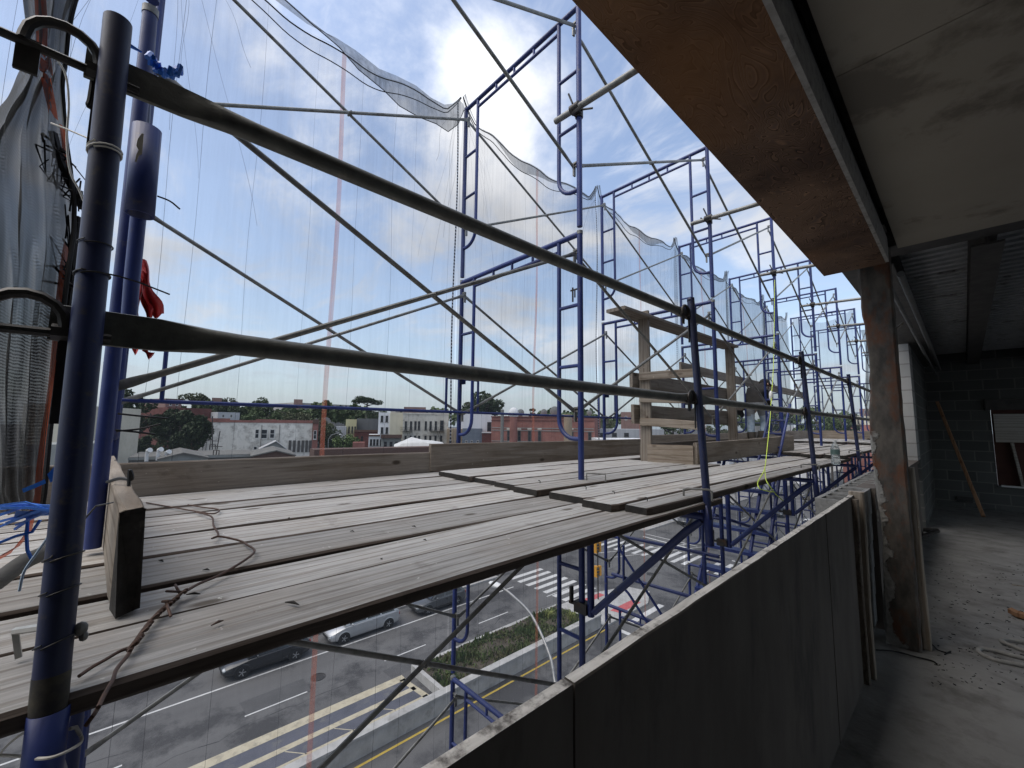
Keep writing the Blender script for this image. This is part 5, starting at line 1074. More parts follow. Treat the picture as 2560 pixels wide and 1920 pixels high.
for k in range(16):
    e_ = at(q.uniform(-30, 40), q.uniform(1262, 1330), X=-1.12+q.uniform(-.08, .05)); g.tube([a_+Vector((0, 0, q.uniform(-.006, .006))), a_.lerp(e_, .5)+Vector((0, 0, q.uniform(.0, .012))), e_], q.uniform(.0012, .003), 4)
g.grid([[at(u, v, X=-1.05), at(u-6, v+18, X=-1.07)] for u, v in ((138, 1270), (105, 1272), (70, 1278), (40, 1276))], 0)
for P in (((70, 1290), (66, 1340), (68, 1375), (80, 1400)), ((100, 1300), (80, 1330), (40, 1340), (-10, 1360))): g.tube([at(u, v, X=-1.08) for u, v in P], .0025, 5)
tag(g.build('blue_twine', BTAPE), 'frayed bundle of bright blue twine tied to the near post', 'twine')
LB = plain('pale_blue_twine', (.45, .58, .72), .6)
wire('blue_twine', 'single pale blue strand hanging below the blue twine', [at(134, 1320, X=-1.0), at(115, 1350, X=-1.02), at(90, 1385, X=-1.03), at(60, 1430, X=-1.03), at(48, 1478, X=-1.03)], .0018, LB, 'twine')
g = MB(); g.grid([[at(u, v, X=-1.3), at(u+8, v+22, X=-1.3)] for u, v in ((150, 1150), (122, 1182), (118, 1185))]); g.grid([[at(u, v, X=-1.34), at(u+3, v+10, X=-1.34)] for u, v in ((112, 1198), (85, 1210), (55, 1222))]); tag(g.build('blue_tape', BTAPE), 'strip of blue tape fluttering behind the near post', 'tape')
g = MB(); c_ = at(400, 163, X=-1.10)
for k in range(7): a0 = k*.9; g.tube([c_+Vector((.012*math.cos(a0), -.02+.008*k, -.004+.012*math.sin(a0))), c_+Vector((.016*math.cos(a0+1.5), -.016+.008*k, .016*math.sin(a0+1.5))), c_+Vector((.012*math.cos(a0+3), -.014+.008*k, .012*math.sin(a0+3)-.004))], .0055, 6)
for k in range(6): g.tube([c_+Vector((0, -.03, .01)), c_+Vector((q.uniform(-.01, .01), -.06-q.random()*.03, .01+q.random()*.02))], .0018, 4)
tag(g.build('blue_rag', BTAPE), 'blue rag knotted on the flat end of the top guard rail', 'rag')
g = MB()
for u0, v0, u1, v1, w_ in ((352, 650, 392, 790, 34), (345, 700, 338, 880, 22), (365, 860, 372, 892, 20), (352, 680, 372, 800, 18)):
    a_, b_ = at(u0, v0, X=-2.0), at(u1, v1, X=-2.0); s_ = Vector((.05, .95, .1)).normalized()*w_/FPX*1.5/2
    g.grid([[a_.lerp(b_, f)+s_*(w2*(.45+.5*f))+Vector((.018*math.sin(f*7+w2*2.2)+.012*math.sin(w2*5+u0), .006*math.sin(f*9+w2), .012*math.sin(f*5+w2*3)*f)) for w2 in (-1, -.6, -.2, .2, .6, 1)] for f in [k/12 for k in range(13)]])
tag(g.build('red_flagging', RED, fix=False), 'red flagging ribbon tied to the tube behind the near post', 'ribbon')
for i, (P, lb) in enumerate((([(294, 1034), (360, 1041), (420, 1046)], 'upper of the black cable tie tails beside the first leg'), ([(290, 1078), (350, 1072), (402, 1060)], 'rising black cable tie tail beside the first leg'), ([(288, 1075), (340, 1080), (388, 1086)], 'lowest black cable tie tail beside the first leg'), ([(393, 490), (425, 503), (450, 523)], 'black cable tie tail beside the blue sleeve'))):
    wire('cable_tie', lb, [at(u, v, X=-1.82) for u, v in P], .003, TIE, 'tie')
wire('steel_wire', 'dark wire tying the charred board to the near legs', [at(268, 1205, X=-1.75), at(300, 1196, X=-1.7), at(330, 1198, X=-1.66), at(324, 1175, X=-1.66), at(322, 1215, X=-1.66)], .0045, TIE)
# rusty tie wire lying across the planks
ZP = -.405
wp = [(366, 1257), (430, 1268), (500, 1280), (535, 1284), (547, 1274), (505, 1268), (470, 1262)]
wire('tie_wire', 'loop of rusty wire on the far planks by the charred board', [at(u, v, Z=ZP+.004) for u, v in wp], .0032, WIRE)
wp = [(490, 1280), (528, 1291), (534, 1314), (546, 1337), (530, 1346), (550, 1341), (600, 1352), (618, 1362), (635, 1382), (560, 1432), (500, 1458), (461, 1480)]
wire('tie_wire', 'long kinked rusty wire running over the planks to the twist', [at(u, v, Z=ZP+.006+.004*(i % 3)) for i, (u, v) in enumerate(wp)], .0034, WIRE)
g = MB(); A = [at(u, v, Z=ZP+.012) for u, v in ((461, 1480), (430, 1505), (400, 1530), (372, 1560), (350, 1592), (330, 1618))]
for ph in (0, math.pi, 1.5):
    pts = []
    for i in range(46):
        f = i/45*(len(A)-1); k = min(int(f), len(A)-2); p = A[k].lerp(A[k+1], f-k); an = i*.62+ph; pts.append(p+Vector((math.cos(an)*.009, math.sin(an)*.006, .006*math.sin(an))))
    g.tube(pts, .003, 6)
for u, v, du, dv in ((461, 1480, -45, -2), (450, 1484, -12, -22), (440, 1500, -34, 4), (415, 1505, 12, 36)): g.tube([at(u, v, Z=ZP+.012), at(u+du*.6, v+dv*.6, Z=ZP+.022), at(u+du, v+dv, Z=ZP+.014)], .0028, 6)
for P in (((330, 1618), (300, 1628), (262, 1650), (230, 1668), (198, 1690)), ((335, 1610), (318, 1640), (292, 1672), (282, 1700), (262, 1735), (246, 1768))): g.tube(smooth([at(u, v, Z=ZP+.006) for u, v in P]), .003, 6)
g.tube([at(246, 1768, Z=ZP+.004), at(236, 1785, X=-.937), at(214, 1815, X=-.937)], .003, 6)
tag(g.build('twisted_wire', WIRE), 'thick twist of rusty tie wire on the front planks', 'wire')
for i, (u, v, a_, l_, lb) in enumerate(((730, 1511, .5, .034, 'dark wood splinter on the front plank'), (543, 1560, 2.0, .02, 'curled rusty wire scrap on the front plank'), (402, 1404, .4, .02, 'dark chip beside the charred board'), (515, 1427, .9, .015, 'small dark chip near the long wire'), (1062, 1352, .2, .014, 'pebble on the front plank towards the right'), (722, 1297, .3, .012, 'grey pebble on the middle planks'), (953, 1400, .1, .008, 'tiny pebble on the wide front plank'), (483, 1488, 1.0, .025, 'thin splinter beside the wire twist'), (1035, 1318, .2, .02, 'dark scrap between two planks'), (880, 1330, .6, .015, 'wood crumb in the dark gap'))):
    p = at(u, v, Z=ZP); g = MB(); c_, s_ = math.cos(a_), math.sin(a_); q = random.Random(i)
    l_ *= .6; g.tube([p+Vector((-c_*l_, -s_*l_, .002)), p+Vector((0, .002, .004)), p+Vector((c_*l_, s_*l_, .002))], [.001, l_*.09+.002, .001], 5); tag(g.build('wood_chip', WIRE if i == 1 else ENDGRAIN), lb, 'debris')
# bent nails and plank hooks
for i, (u, v, z) in enumerate(((1465, 1222, -.372), (1536, 1235, -.372), (1618, 1251, -.372), (1350, 1207, -.372), (2062, 1136, -.322), (1975, 1172, -.372))):
    p = at(u, v, Z=z); wire('bent_nail', ['bent nail in the inner overlapping plank', 'bent nail in the middle overlapping plank', 'bent nail in the front overlapping plank', 'bent nail in the raised plank by the blue leg', 'nail in the plank near the bottle', 'nail in the deck before the third guard post'][i], [p-Vector((0, 0, .01)), p+Vector((0, 0, .012)), p+Vector((-.012, -.004, .014))], .0025, TIE, 'nail')
for i, k in enumerate((1, 2, 3)):
    y = YK(k)-.1; z = -.372 if k < 3 else -.322; g = MB(); g.tube([(-1.075, y, z-.01), (-1.075, y, z+.03), (-1.06, y+.01, z+.038), (-.96, y+.05, z+.038), (-.945, y+.055, z+.03), (-.945, y+.055, z-.02)], .006, 6); tag(g.build('plank_hook', GALV), f'bent steel plank hook at the foot of the {["second","third","fourth"][i]} guard post', 'hook')
g = MB(); y = 2.30; g.tube([(-1.75, y, -.36), (-1.75, y, -.315), (-1.62, y+.03, -.31), (-1.62, y+.03, -.36)], .006, 6); tag(g.build('plank_hook', GALV), 'steel plank hook round the second inner leg at the deck', 'hook')
# neon string with white plumb tag
s0 = at(1937, 700, X=-1.45)
wire('neon_string', 'neon yellow string hanging over the planks beside the third post', [s0, at(1934, 900, X=-1.35), at(1929, 985, X=-1.3), at(1925, 1050, X=-1.25), at(1918, 1120, X=-1.15), at(1912, 1170, X=-1.05), at(1900, 1195, X=-1.0), at(1894, 1208, X=-.96), at(1900, 1222, X=-.93), at(1920, 1228, X=-.92), at(1932, 1230, X=-.92)], .0032, NEON, 'string')
wire('neon_string', 'neon yellow string end trailing off the plank edge', [at(1912, 1170, X=-1.05), at(1914, 1195, X=-1.0), at(1918, 1206, X=-.95), at(1928, 1220, X=-.93), at(1940, 1236, X=-.92), at(1958, 1252, X=-.9)], .0032, NEON, 'string')
g = MB(); p = at(1928, 990, X=-1.3); g.ell(p, (.02, .03, .055), 10); tag(g.build('string_tag', WHITE), 'white plastic weight hanging on the neon string', 'weight')
# water bottle
PET = plain('clear_bottle_plastic', (.80, .85, .86), .08); PET.node_tree.nodes['Principled BSDF'].inputs['Transmission Weight'].default_value = .75; PET.node_tree.nodes['Principled BSDF'].inputs['IOR'].default_value = 1.2
LBLM = plain('bottle_label', (.10, .16, .15), .4)
p = at(2090, 1161, Z=-.372); e = empty('water_bottle', tuple(p), 'clear plastic water bottle with dark label standing at the plank edge', 'bottle')
g = MB(); g.tube([(0, 0, 0), (0, 0, .01), (0, 0, .05), (0, 0, .085), (0, 0, .10), (0, 0, .16), (0, 0, .19), (0, 0, .215), (0, 0, .225), (0, 0, .235)], [.036, .04, .04, .036, .04, .04, .034, .02, .015, .015], 16); g.build('body', PET, e)
g = MB(); g.tube([(0, 0, .105), (0, 0, .158)], .0412, 16, cap=False); g.build('label', LBLM, e)
g = MB(); g.tube([(0, 0, .236), (0, 0, .256)], .0175, 12); g.build('cap', WHITE, e)
# clips on legs
g = MB(); p = Vector((XI-.03, YK(1), .99)); g.tube([p+Vector((.02, 0, .03)), p+Vector((-.06, 0, .03))], .007, 6); g.tube([p+Vector((-.04, 0, .05)), p+Vector((-.04, 0, -.06))], .007, 6); g.tube([p+Vector((-.02, 0, .03)), p+Vector((-.02, 0, -.03))], .006, 6); tag(g.build('clip_pin', STEEL), 'steel clip on the second inner leg at mid height', 'pin')
# blue access stair below the deck
e = empty('scaffold_stair', (-2.2, 6.4, -3.6), 'blue steel access stair inside the scaffold below the deck', 'stair'); O_ = Vector((-2.2, 6.4, -3.6))
SA, SB = Vector((-2.15, 7.35, -.55)), Vector((-2.15, 5.55, -3.2))
for x in (-2.15, -1.93, -2.75): g = MB(); g.tube([SA+Vector((x+2.15, 0, 0))-O_, SB+Vector((x+2.15, 0, 0))-O_], .024, 8); g.build('stringer', BLUE, e)
for k in range(10):
    p = SA.lerp(SB, (k+.5)/10); g = MB(); g.box((-2.75-O_.x, p.y-O_.y-.09, p.z-O_.z-.02), (-1.93-O_.x, p.y-O_.y+.09, p.z-O_.z+.02)); g.build('tread', BLUE, e)
g = MB(); a, b = at(1860, 1100, X=-2.3), at(1838, 1240, X=-2.3)
for a_, b_, r_, n_ in (((-3.05, 4.78, -1.40), (-1.88, 4.78, -1.38), .02, 'landing_rail'), ((-3.24, 4.78, -1.91), (-1.88, 4.78, -1.88), .02, 'landing_rail'), ((-3.12, 4.76, -1.55), (-2.42, 4.76, -2.33), .016, 'side_brace'), ((-2.02, 4.74, -1.38), (-2.02, 4.74, -2.0), .018, 'landing_post'), ((-2.12, 5.3, -1.05), (-1.9, 6.4, -1.38), .02, 'landing_rail')):
    g = MB(); g.tube([Vector(a_)-O_, Vector(b_)-O_], r_, 8); g.build(n_, BLUE, e)
g = MB(); g.tube(smooth([Vector(p)-O_ for p in ((-3.04, 4.75, -1.5), (-3.04, 4.75, -1.98), (-2.95, 4.75, -2.1), (-2.62, 4.75, -2.45))]), .016, 8); g.build('side_brace', BLUE, e)
e = empty('ladder', (-2.2, 6.2, -.4), 'blue ladder standing up through the hatch beside the worker', 'ladder'); O_ = Vector((-2.2, 6.2, -.4)); a, b = at(1930, 1012, X=-2.0), at(1908, 1102, X=-2.0); b = b+(b-a)*1.1
for dx in (0, .24): g = MB(); g.tube([a+Vector((dx, 0, 0))-O_, b+Vector((dx, 0, 0))-O_], .018, 8); g.build('rail', BLUE, e)
for k in range(6): g = MB(); p = a.lerp(b, (k+.3)/6)-O_; g.tube([p, p+Vector((.24, 0, 0))], .013, 8); g.build('rung', BLUE, e)

# ================================================================ THE BUILDING WE STAND IN
ZF, ZS, ZC = -1.5, 1.20, 1.36
g = MB(); g.grid([[(x, y, ZF+.004*math.sin(x*5+y*2)+.003*math.sin(x*13-y*7)) for x in np.linspace(-.62, 7, 60)] for y in np.linspace(-5, 12.5, 120)])
g.box((-.62, -5, ZF-.35), (7, 12.5, ZF-.03)); struct('floor', g, CONC)
g = MB(); g.box((-.25, -5, ZC), (7, 1.918, ZC+.2)); g.box((-.25, 1.922, ZC), (7, 4.16, ZC+.2)); struct('ceiling', g, CEIL)
g = MB(); g.box((-.7, -5, 1.64), (7, 12.6, 2.3)); g.box((-.7, 3.97, 1.5), (-.3, 12.6, 1.62)); tag(g.build('roof_slab', JOIST), 'dark roof slab edge above the covered beam', 'roof slab')
# plywood-covered beam soffit with a thin light edge strip
PLY, t_, b_ = newmat('stained_plywood')
tcn = t_.nodes.new('ShaderNodeTexCoord'); mp = t_.nodes.new('ShaderNodeMapping'); mp.inputs['Scale'].default_value = (3.2, 1.3, 1); t_.links.new(tcn.outputs['Object'], mp.inputs[0])
nn = t_.nodes.new('ShaderNodeTexNoise'); nn.inputs['Scale'].default_value = 1.35; nn.inputs['Detail'].default_value = 2.4; nn.inputs['Distortion'].default_value = 1.6; t_.links.new(mp.outputs[0], nn.inputs[0])
mu = t_.nodes.new('ShaderNodeMath'); mu.operation = 'MULTIPLY'; mu.inputs[1].default_value = 24.0; t_.links.new(nn.outputs[0], mu.inputs[0])
fr_ = t_.nodes.new('ShaderNodeMath'); fr_.operation = 'FRACT'; t_.links.new(mu.outputs[0], fr_.inputs[0])
cr = t_.nodes.new('ShaderNodeValToRGB'); cr.color_ramp.elements[0].color = (.04, .025, .019, 1); cr.color_ramp.elements[1].color = (.31, .18, .105, 1)
cr.color_ramp.elements.new(.28).color = (.20, .12, .072, 1); cr.color_ramp.elements.new(.70).color = (.155, .10, .072, 1); t_.links.new(fr_.outputs[0], cr.inputs[0])
n2_ = t_.nodes.new('ShaderNodeTexNoise'); n2_.inputs['Scale'].default_value = 1.5; n2_.inputs['Detail'].default_value = 7; n2_.inputs['Roughness'].default_value = .65; t_.links.new(tcn.outputs['Object'], n2_.inputs[0])
r2_ = t_.nodes.new('ShaderNodeMapRange'); r2_.inputs[1].default_value = .42; r2_.inputs[2].default_value = .62; t_.links.new(n2_.outputs[0], r2_.inputs[0])
x2_ = t_.nodes.new('ShaderNodeMix'); x2_.data_type = 'RGBA'; x2_.blend_type = 'MULTIPLY'; x2_.inputs[7].default_value = (.40, .38, .40, 1); t_.links.new(r2_.outputs[0], x2_.inputs[0]); t_.links.new(cr.outputs[0], x2_.inputs[6])
n3_ = t_.nodes.new('ShaderNodeTexNoise'); n3_.inputs['Scale'].default_value = .8; n3_.inputs['Detail'].default_value = 3; mp3 = t_.nodes.new('ShaderNodeMapping'); mp3.inputs['Location'].default_value = (4.2, 1.3, 0); t_.links.new(tcn.outputs['Object'], mp3.inputs[0]); t_.links.new(mp3.outputs[0], n3_.inputs[0])
r3_ = t_.nodes.new('ShaderNodeMapRange'); r3_.inputs[1].default_value = .56; r3_.inputs[2].default_value = .70; t_.links.new(n3_.outputs[0], r3_.inputs[0])
x3_ = t_.nodes.new('ShaderNodeMix'); x3_.data_type = 'RGBA'; x3_.inputs[7].default_value = (.25, .115, .04, 1); r3_.inputs[4].default_value = .6; t_.links.new(r3_.outputs[0], x3_.inputs[0]); t_.links.new(x2_.outputs[2], x3_.inputs[6])
t_.links.new(x3_.outputs[2], b_.inputs['Base Color']); b_.inputs['Roughness'].default_value = .75; b_.inputs['Specular IOR Level'].default_value = .25
e = empty('covered_beam', (-.5, -3, ZS), 'overhead beam boxed in stained swirly grained plywood', 'beam'); O_ = Vector((-.5, -3, ZS))
g = MB(); g.box((-.672-O_.x, 0, 0), (-.305-O_.x, 6.95, .018)); g.build('soffit_sheet', PLY, e)
g = MB(); g.box((-.672-O_.x, 0, .02), (-.655-O_.x, 6.95, .42)); g.box((-.65-O_.x, 0.01, .02), (-.32-O_.x, 6.93, .40)); g.build('beam_box', JOIST, e)
g = MB(); g.box((-.3045-O_.x, 0, -.008), (-.286-O_.x, 6.9, .17)); g.build('edge_strip', mat('grey_edge_strip', (.26, .25, .23), (.36, .35, .33), 25, rough=.9, c3=(.1, .1, .09), s3=14), e)
# steel beams and metal deck beyond the column
g = MB(); g.box((-.32, 4.16, 1.40), (7, 4.175, 1.62)); g.box((-.32, 4.10, 1.365), (7, 4.36, 1.385)); g.box((-.32, 4.22, 1.386), (7, 4.24, 1.6)); tag(g.build('steel_crossbeam', JOIST), 'black steel crossbeam where the smooth ceiling ends', 'beam')
g = MB(); rows = []
ys = []; y = 4.4
while y < 12.3: ys += [(y, 1.565), (y+.07, 1.565), (y+.085, 1.637), (y+.135, 1.637), (y+.15, 1.565)]; y += .15
g.grid([[(x, yy, z) for yy, z in ys] for x in (-.3, 7)], 0, False); struct('metal_deck_ceiling', g, DECK)
for i, (x, w_, lb) in enumerate(((.20, .16, 'dark steel joist under the metal deck, middle of the room'), (.98, .16, 'dark steel joist under the metal deck at the right edge'), (-.40, .2, 'steel edge beam running along the facade under the deck'))):
    g = MB(); g.box((x-w_/2, 4.4, 1.32), (x+w_/2, 12.28, 1.335)); g.box((x-.008, 4.4, 1.336), (x+.008, 12.28, 1.55)); g.box((x-w_/2, 4.4, 1.55), (x+w_/2, 12.28, 1.562)); tag(g.build('steel_joist', JOIST), lb, 'joist')
PIPEG = mat('grey_conduit', (.10, .10, .097), (.14, .14, .135), 9, rough=.6)
for i, (x, z, r_) in enumerate(((-.265, 1.24, .024), (-.33, 1.14, .016))): g = MB(); g.tube([(x, 4.45, z), (x, 12.2, z)], r_, 10); tag(g.build('ceiling_pipe', PIPEG), ['thicker grey pipe running along under the edge beam', 'thinner grey pipe below the thicker one along the facade'][i], 'pipe')
g = MB(); g.tube([at(2240, 822, X=-.3), at(2257, 808, X=-.27)], .008, 6); tag(g.build('pipe_hanger', PALEZ), 'short pale stick wedged under the edge beam', 'stick')
# parapet of sheathing panels
def zp(y): return -.466+.0148*y
e = empty('parapet', (-.515, 0, ZF), 'dark waist high parapet of sheathing panels with raw light top edge', 'parapet'); O_ = Vector((-.515, 0, ZF)); q = random.Random(2)
ys = [-4.0, -.6, .62, 1.78, 2.62, 3.18, 3.52]
for i in range(len(ys)-1):
    a, b = ys[i]+.002, ys[i+1]-.002; g = MB(); n_ = 14; rows = []
    for k in range(n_+1):
        y = a+(b-a)*k/n_; j = q.uniform(-.0015, .0015); zt = zp(y)+j
        rows.append([Vector((x, y, z))-O_ for x, z in ((-.502-.002*(i % 2), ZF), (-.502-.002*(i % 2), zt-.004), (-.504, zt), (-.526, zt+.001), (-.528, zt-.004), (-.528, ZF))])
    g.grid(rows, 0, False)
    for k in range(n_):
        for c_ in (2,): g.m[k*5+c_] = 1; 
    g.add(rows[0], [tuple(range(6))]); g.add(rows[-1], [tuple(range(6))[::-1]]); g.build('sheathing_panel', [PARAPET, PARTOP], e, fix=False)
toe('raw batten standing at the end of the parapet', (-.497, 3.44, ZF+.0), (-.497, 3.44, -.395), .075, .055, PALEZ, 'batten', up=(1, 0, 0), clip=0)
toe('second darker batten against the parapet end', (-.50, 3.335, ZF+.0), (-.50, 3.335, -.43), .05, .03, BOARD, 'batten', up=(1, 0, 0), clip=0)
# lower wall of the building below the floor
g = MB(); g.box((-.64, -5, ZG+.14), (-.60, 12.6, ZF-.02)); tag(g.build('lower_facade', CMUL), 'pale block facade of our own building below the parapet', 'facade')
# cinder blocks beyond the parapet
def make_cmu():
    g = MB(); Lb, Wb, Hb = .39, .19, .19
    g.box((0, 0, 0), (Wb, .03, Hb)); g.box((0, Lb-.03, 0), (Wb, Lb, Hb)); g.box((0, .0302, 0), (.027, Lb-.0302, Hb)); g.box((Wb-.027, .0302, 0), (Wb, Lb-.0302, Hb))
    g.box((.0272, Lb/2-.0125, 0), (Wb-.0272, Lb/2+.0125, Hb))
    g.box((.0272, .0302, 0), (Wb-.0272, Lb/2-.0127, .01))
    return tag(g.build('cinder_block', CMU), 'x', 'cinder block', 'hollow cinder blocks in a row beyond the parapet')
pc = make_cmu(); nbl = 0
for row_ in range(5):
    for i in range(6):
        loc_ = (-.72-.004*row_, 3.46+i*.40, -.655-.2*row_+.004*i); lb = f'hollow grey cinder block, {NTH[i]} along its row, {["top course", "second course down", "third course down", "fourth course down", "lowest course"][row_]}'
        o = pc if nbl == 0 else pc.copy()
        if nbl: C.objects.link(o)
        o.location = loc_; o['label'] = lb; nbl += 1
toe('lit pine offcut lying between the blocks and the column', (-.66, 4.30, -.66), (-.50, 4.34, -.665), .09, .04, PALE, 'offcut', clip=0, seg=3)
# rusted steel column with mortar splashes
e = empty('steel_column', (-.38, 4.12, ZF), 'rusty steel column with mortar splashes beside the opening', 'column')
g = MB(); q = random.Random(6)
prof = [(-.085, -.07), (.085, -.07), (.085, .07), (-.085, .07)]; bev = []
for (x, y), (dx, dy) in zip(prof, ((1, 1), (-1, 1), (-1, -1), (1, -1))): bev += [(x+dx*.012, y), (x, y+dy*.012)] if (dx*dy < 0) else [(x, y+dy*.012), (x+dx*.012, y)]
rows = []
for k in range(41):
    z = 2.86*k/40; w_ = .012*math.sin(z*7)*.4; rows.append([Vector((x+q.uniform(-.003, .003)-(.012*math.sin(z*5+1)+q.uniform(0, .006))*(x < -.05), y, z)) for x, y in bev+[bev[0]]])
    rows[-1][-1] = rows[-1][0].copy()
g.grid(rows, 0, False); g.build('shaft', RUSTCOL, e)

toe('pale stud standing against the right side of the rusted column', (-.273, 4.16, ZF+.003), (-.288, 4.20, -.27), .07, .045, PALEZ, 'stud', up=(0, 1, 0), clip=0)
# low wall and light block pier farther along the facade
g = MB(); g.box((-.61, 4.3, ZF), (-.505, 8.6, -.50)); g.box((-.62, 4.3, -.498), (-.50, 8.9, -.455)); tag(g.build('low_wall', PARAPET), 'dark low wall beyond the rusted column', 'wall')
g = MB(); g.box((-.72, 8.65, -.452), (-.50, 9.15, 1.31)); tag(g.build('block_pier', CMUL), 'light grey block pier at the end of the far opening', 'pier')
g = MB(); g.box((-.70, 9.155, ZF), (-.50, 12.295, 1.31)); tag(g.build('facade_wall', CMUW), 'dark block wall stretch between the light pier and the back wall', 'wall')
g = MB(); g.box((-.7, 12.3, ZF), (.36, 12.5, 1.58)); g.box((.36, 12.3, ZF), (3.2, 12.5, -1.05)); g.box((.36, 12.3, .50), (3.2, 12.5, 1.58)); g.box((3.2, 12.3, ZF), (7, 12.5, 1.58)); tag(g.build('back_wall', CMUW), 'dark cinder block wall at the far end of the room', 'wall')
g = MB(); g.box((3.6, -5, ZF), (3.8, 2.4, 1.35)); g.box((3.6, 11.2, ZF), (3.8, 12.29, 1.57)); tag(g.build('side_wall', CMUW), 'block wall on the unseen right side of the room with a wide opening', 'wall')
toe('light plywood sheet fixed across the back wall opening', (.39, 12.27, .05), (1.9, 12.27, .05), .54, .02, PALE, 'plywood_sheet', clip=0, seg=4)
toe('pale two by four slanting below the plywood sheet', (.585, 12.24, -.22), (.66, 12.24, -1.02), .105, .04, PALE, 'leaning_board', up=(0, 1, 0), clip=0, seg=4)
g = MB(); g.box((.40, 12.16, -1.05), (2.2, 12.295, -1.02)); tag(g.build('window_sill', WHITE), 'white sill strip below the back wall opening', 'sill')
g = MB(); g.box((.363, 12.302, -1.045), (3.1, 12.322, .497)); tag(g.build('backing_board', mat('dark_red_backing', (.07, .03, .025), (.10, .045, .035), 4, rough=.9)), 'dark reddish board behind the slanting two by four', 'board')
g = MB(); g.box((.3, 12.24, .40), (2.2, 12.295, .60)); tag(g.build('lintel', JOIST), 'black lintel above the boarded opening', 'lintel')
g = MB(); g.box((-.20, 12.27, -1.42), (.02, 12.298, -1.30)); g.box((-.18, 12.255, -1.37), (0, 12.272, -1.35)); tag(g.build('wall_vent', JOIST), 'black vent hole low in the back wall', 'vent')
toe('orange brown timber prop leaning from the floor to the wall corner', (.12, 11.1, ZF+.01), (-.335, 11.9, .55), .145, .05, PROP, 'timber_prop', up=(0, 1, 0), clip=0)
g = MB(); g.box((-.6, -3.4, ZF), (3.6, -3.2, 1.35)); tag(g.build('rear_wall', CMUW), 'unseen block wall behind the viewer', 'wall')  # unseen wall, added to keep light from behind off the near floor
# things lying on the floor
HOSE = mat('dusty_grey_hose', (.30, .29, .27), (.40, .39, .365), 14, rough=.9, bump=.3)
z_ = ZF+.014
def fl(pts, dz=.016): return [at(u, v, Z=ZF+dz) for u, v in pts]
wire('grey_hose', 'doubled dusty grey hose lying on the floor, front loop', fl([(2600, 1672), (2540, 1660), (2490, 1650), (2455, 1636), (2446, 1625), (2458, 1621), (2500, 1630), (2545, 1642), (2600, 1652)]), .013, HOSE, 'hose', 10)
wire('grey_hose', 'doubled dusty grey hose lying on the floor, rear loop', fl([(2600, 1640), (2550, 1622), (2510, 1606), (2503, 1600), (2520, 1598), (2545, 1602), (2600, 1612)]), .013, HOSE, 'hose', 10)
wire('dark_pipe', 'dark pipe piece on the floor beside the column', fl([(2285, 1322), (2330, 1326), (2342, 1326)], .03), .03, STEEL, 'pipe', 10)
wire('dark_pipe', 'second dark pipe piece crossing the first on the floor', fl([(2290, 1346), (2320, 1336), (2344, 1327)], .05), .028, STEEL, 'pipe', 10)
wire('steel_rod', 'thin black bent rod on the floor by the column foot', fl([(2190, 1625), (2235, 1628), (2290, 1642), (2330, 1652), (2342, 1660)], .008), .005, TIE, 'rod')
wire('floor_wire', 'tangled black wire scraps at the foot of the pale stud', fl([(2310, 1620), (2330, 1612), (2345, 1625), (2370, 1632), (2376, 1628), (2362, 1636)], .008), .004, TIE)
g = MB(); P = fl([(2530, 1528), (2545, 1536), (2580, 1545), (2600, 1556)], .03); g.tube(P, .03, 6); tag(g.build('timber_scrap', PROP), 'reddish timber scrap at the right edge of the floor', 'scrap')
wire('pale_stick', 'thin pale stick at the right edge of the floor', fl([(2530, 1462), (2600, 1470)], .01), .006, PALEZ, 'stick')
q = random.Random(31); g = MB()
for k in range(260):
    u, v = q.uniform(2330, 2600), q.uniform(1400, 1720); p = at(u, v, Z=ZF+.004); a = q.random()*6.3; l_ = q.uniform(.004, .022); g.tube([p, p+Vector((math.cos(a)*l_, math.sin(a)*l_, .002))], q.uniform(.0012, .0035), 4)
tag(g.build('floor_litter', TIE), 'scattered dark crumbs and slivers over the concrete floor', 'litter', kind='stuff')

# ================================================================ THE WORKER
JEANS = mat('pale_jeans', (.20, .26, .33), (.32, .39, .46), 14, rough=.9, c3=(.42, .47, .50), s3=5, lo3=.55, hi3=.7, bump=.3)
JACK = mat('dark_brown_jacket', (.014, .012, .011), (.026, .023, .02), 10, rough=.9, bump=.4)
SHIRT = mat('grey_shirt_tail', (.13, .135, .14), (.19, .195, .2), 12, rough=.9, bump=.3); SKIN = plain('skin', (.38, .22, .15), .6); BOOT = mat('brown_boots', (.05, .042, .035), (.08, .068, .055), 20, rough=.85)
WD = 10.25; zz = lambda x, y: (1560+x*640/2212, 740+y*640/2212)
def W(x, y, dd=0): return at(*zz(x, y), D=WD+dd)
ZW = -.31
J = {'pelvis': W(1120, 915, .02), 'spine': W(1115, 862, .18), 'chest': W(1150, 800, .36), 'neck': W(1195, 778, .52), 'skull': W(1212, 762, .62),
     'hl': W(1082, 945, .0), 'kl': W(1095, 1085, .06), 'al': W(1102, 1215, -.02), 'tl': W(1090, 1245, .14), 'hr': W(1178, 948, .04), 'kr': W(1222, 1085, .22), 'ar': W(1196, 1205, .10), 'tr': W(1160, 1248, .22),
     'sl': W(1095, 815, .30), 'el': W(1070, 890, .52), 'wl': W(1110, 960, .68), 'sr': W(1222, 826, .34), 'er': W(1240, 905, .50), 'wr': W(1262, 968, .66)}
RAD = {'pelvis': .155, 'spine': .165, 'chest': .165, 'neck': .062, 'skull': .098, 'hl': .112, 'kl': .086, 'al': .07, 'tl': .05, 'hr': .112, 'kr': .086, 'ar': .07, 'tr': .05, 'sl': .085, 'el': .06, 'wl': .042, 'sr': .085, 'er': .06, 'wr': .042}
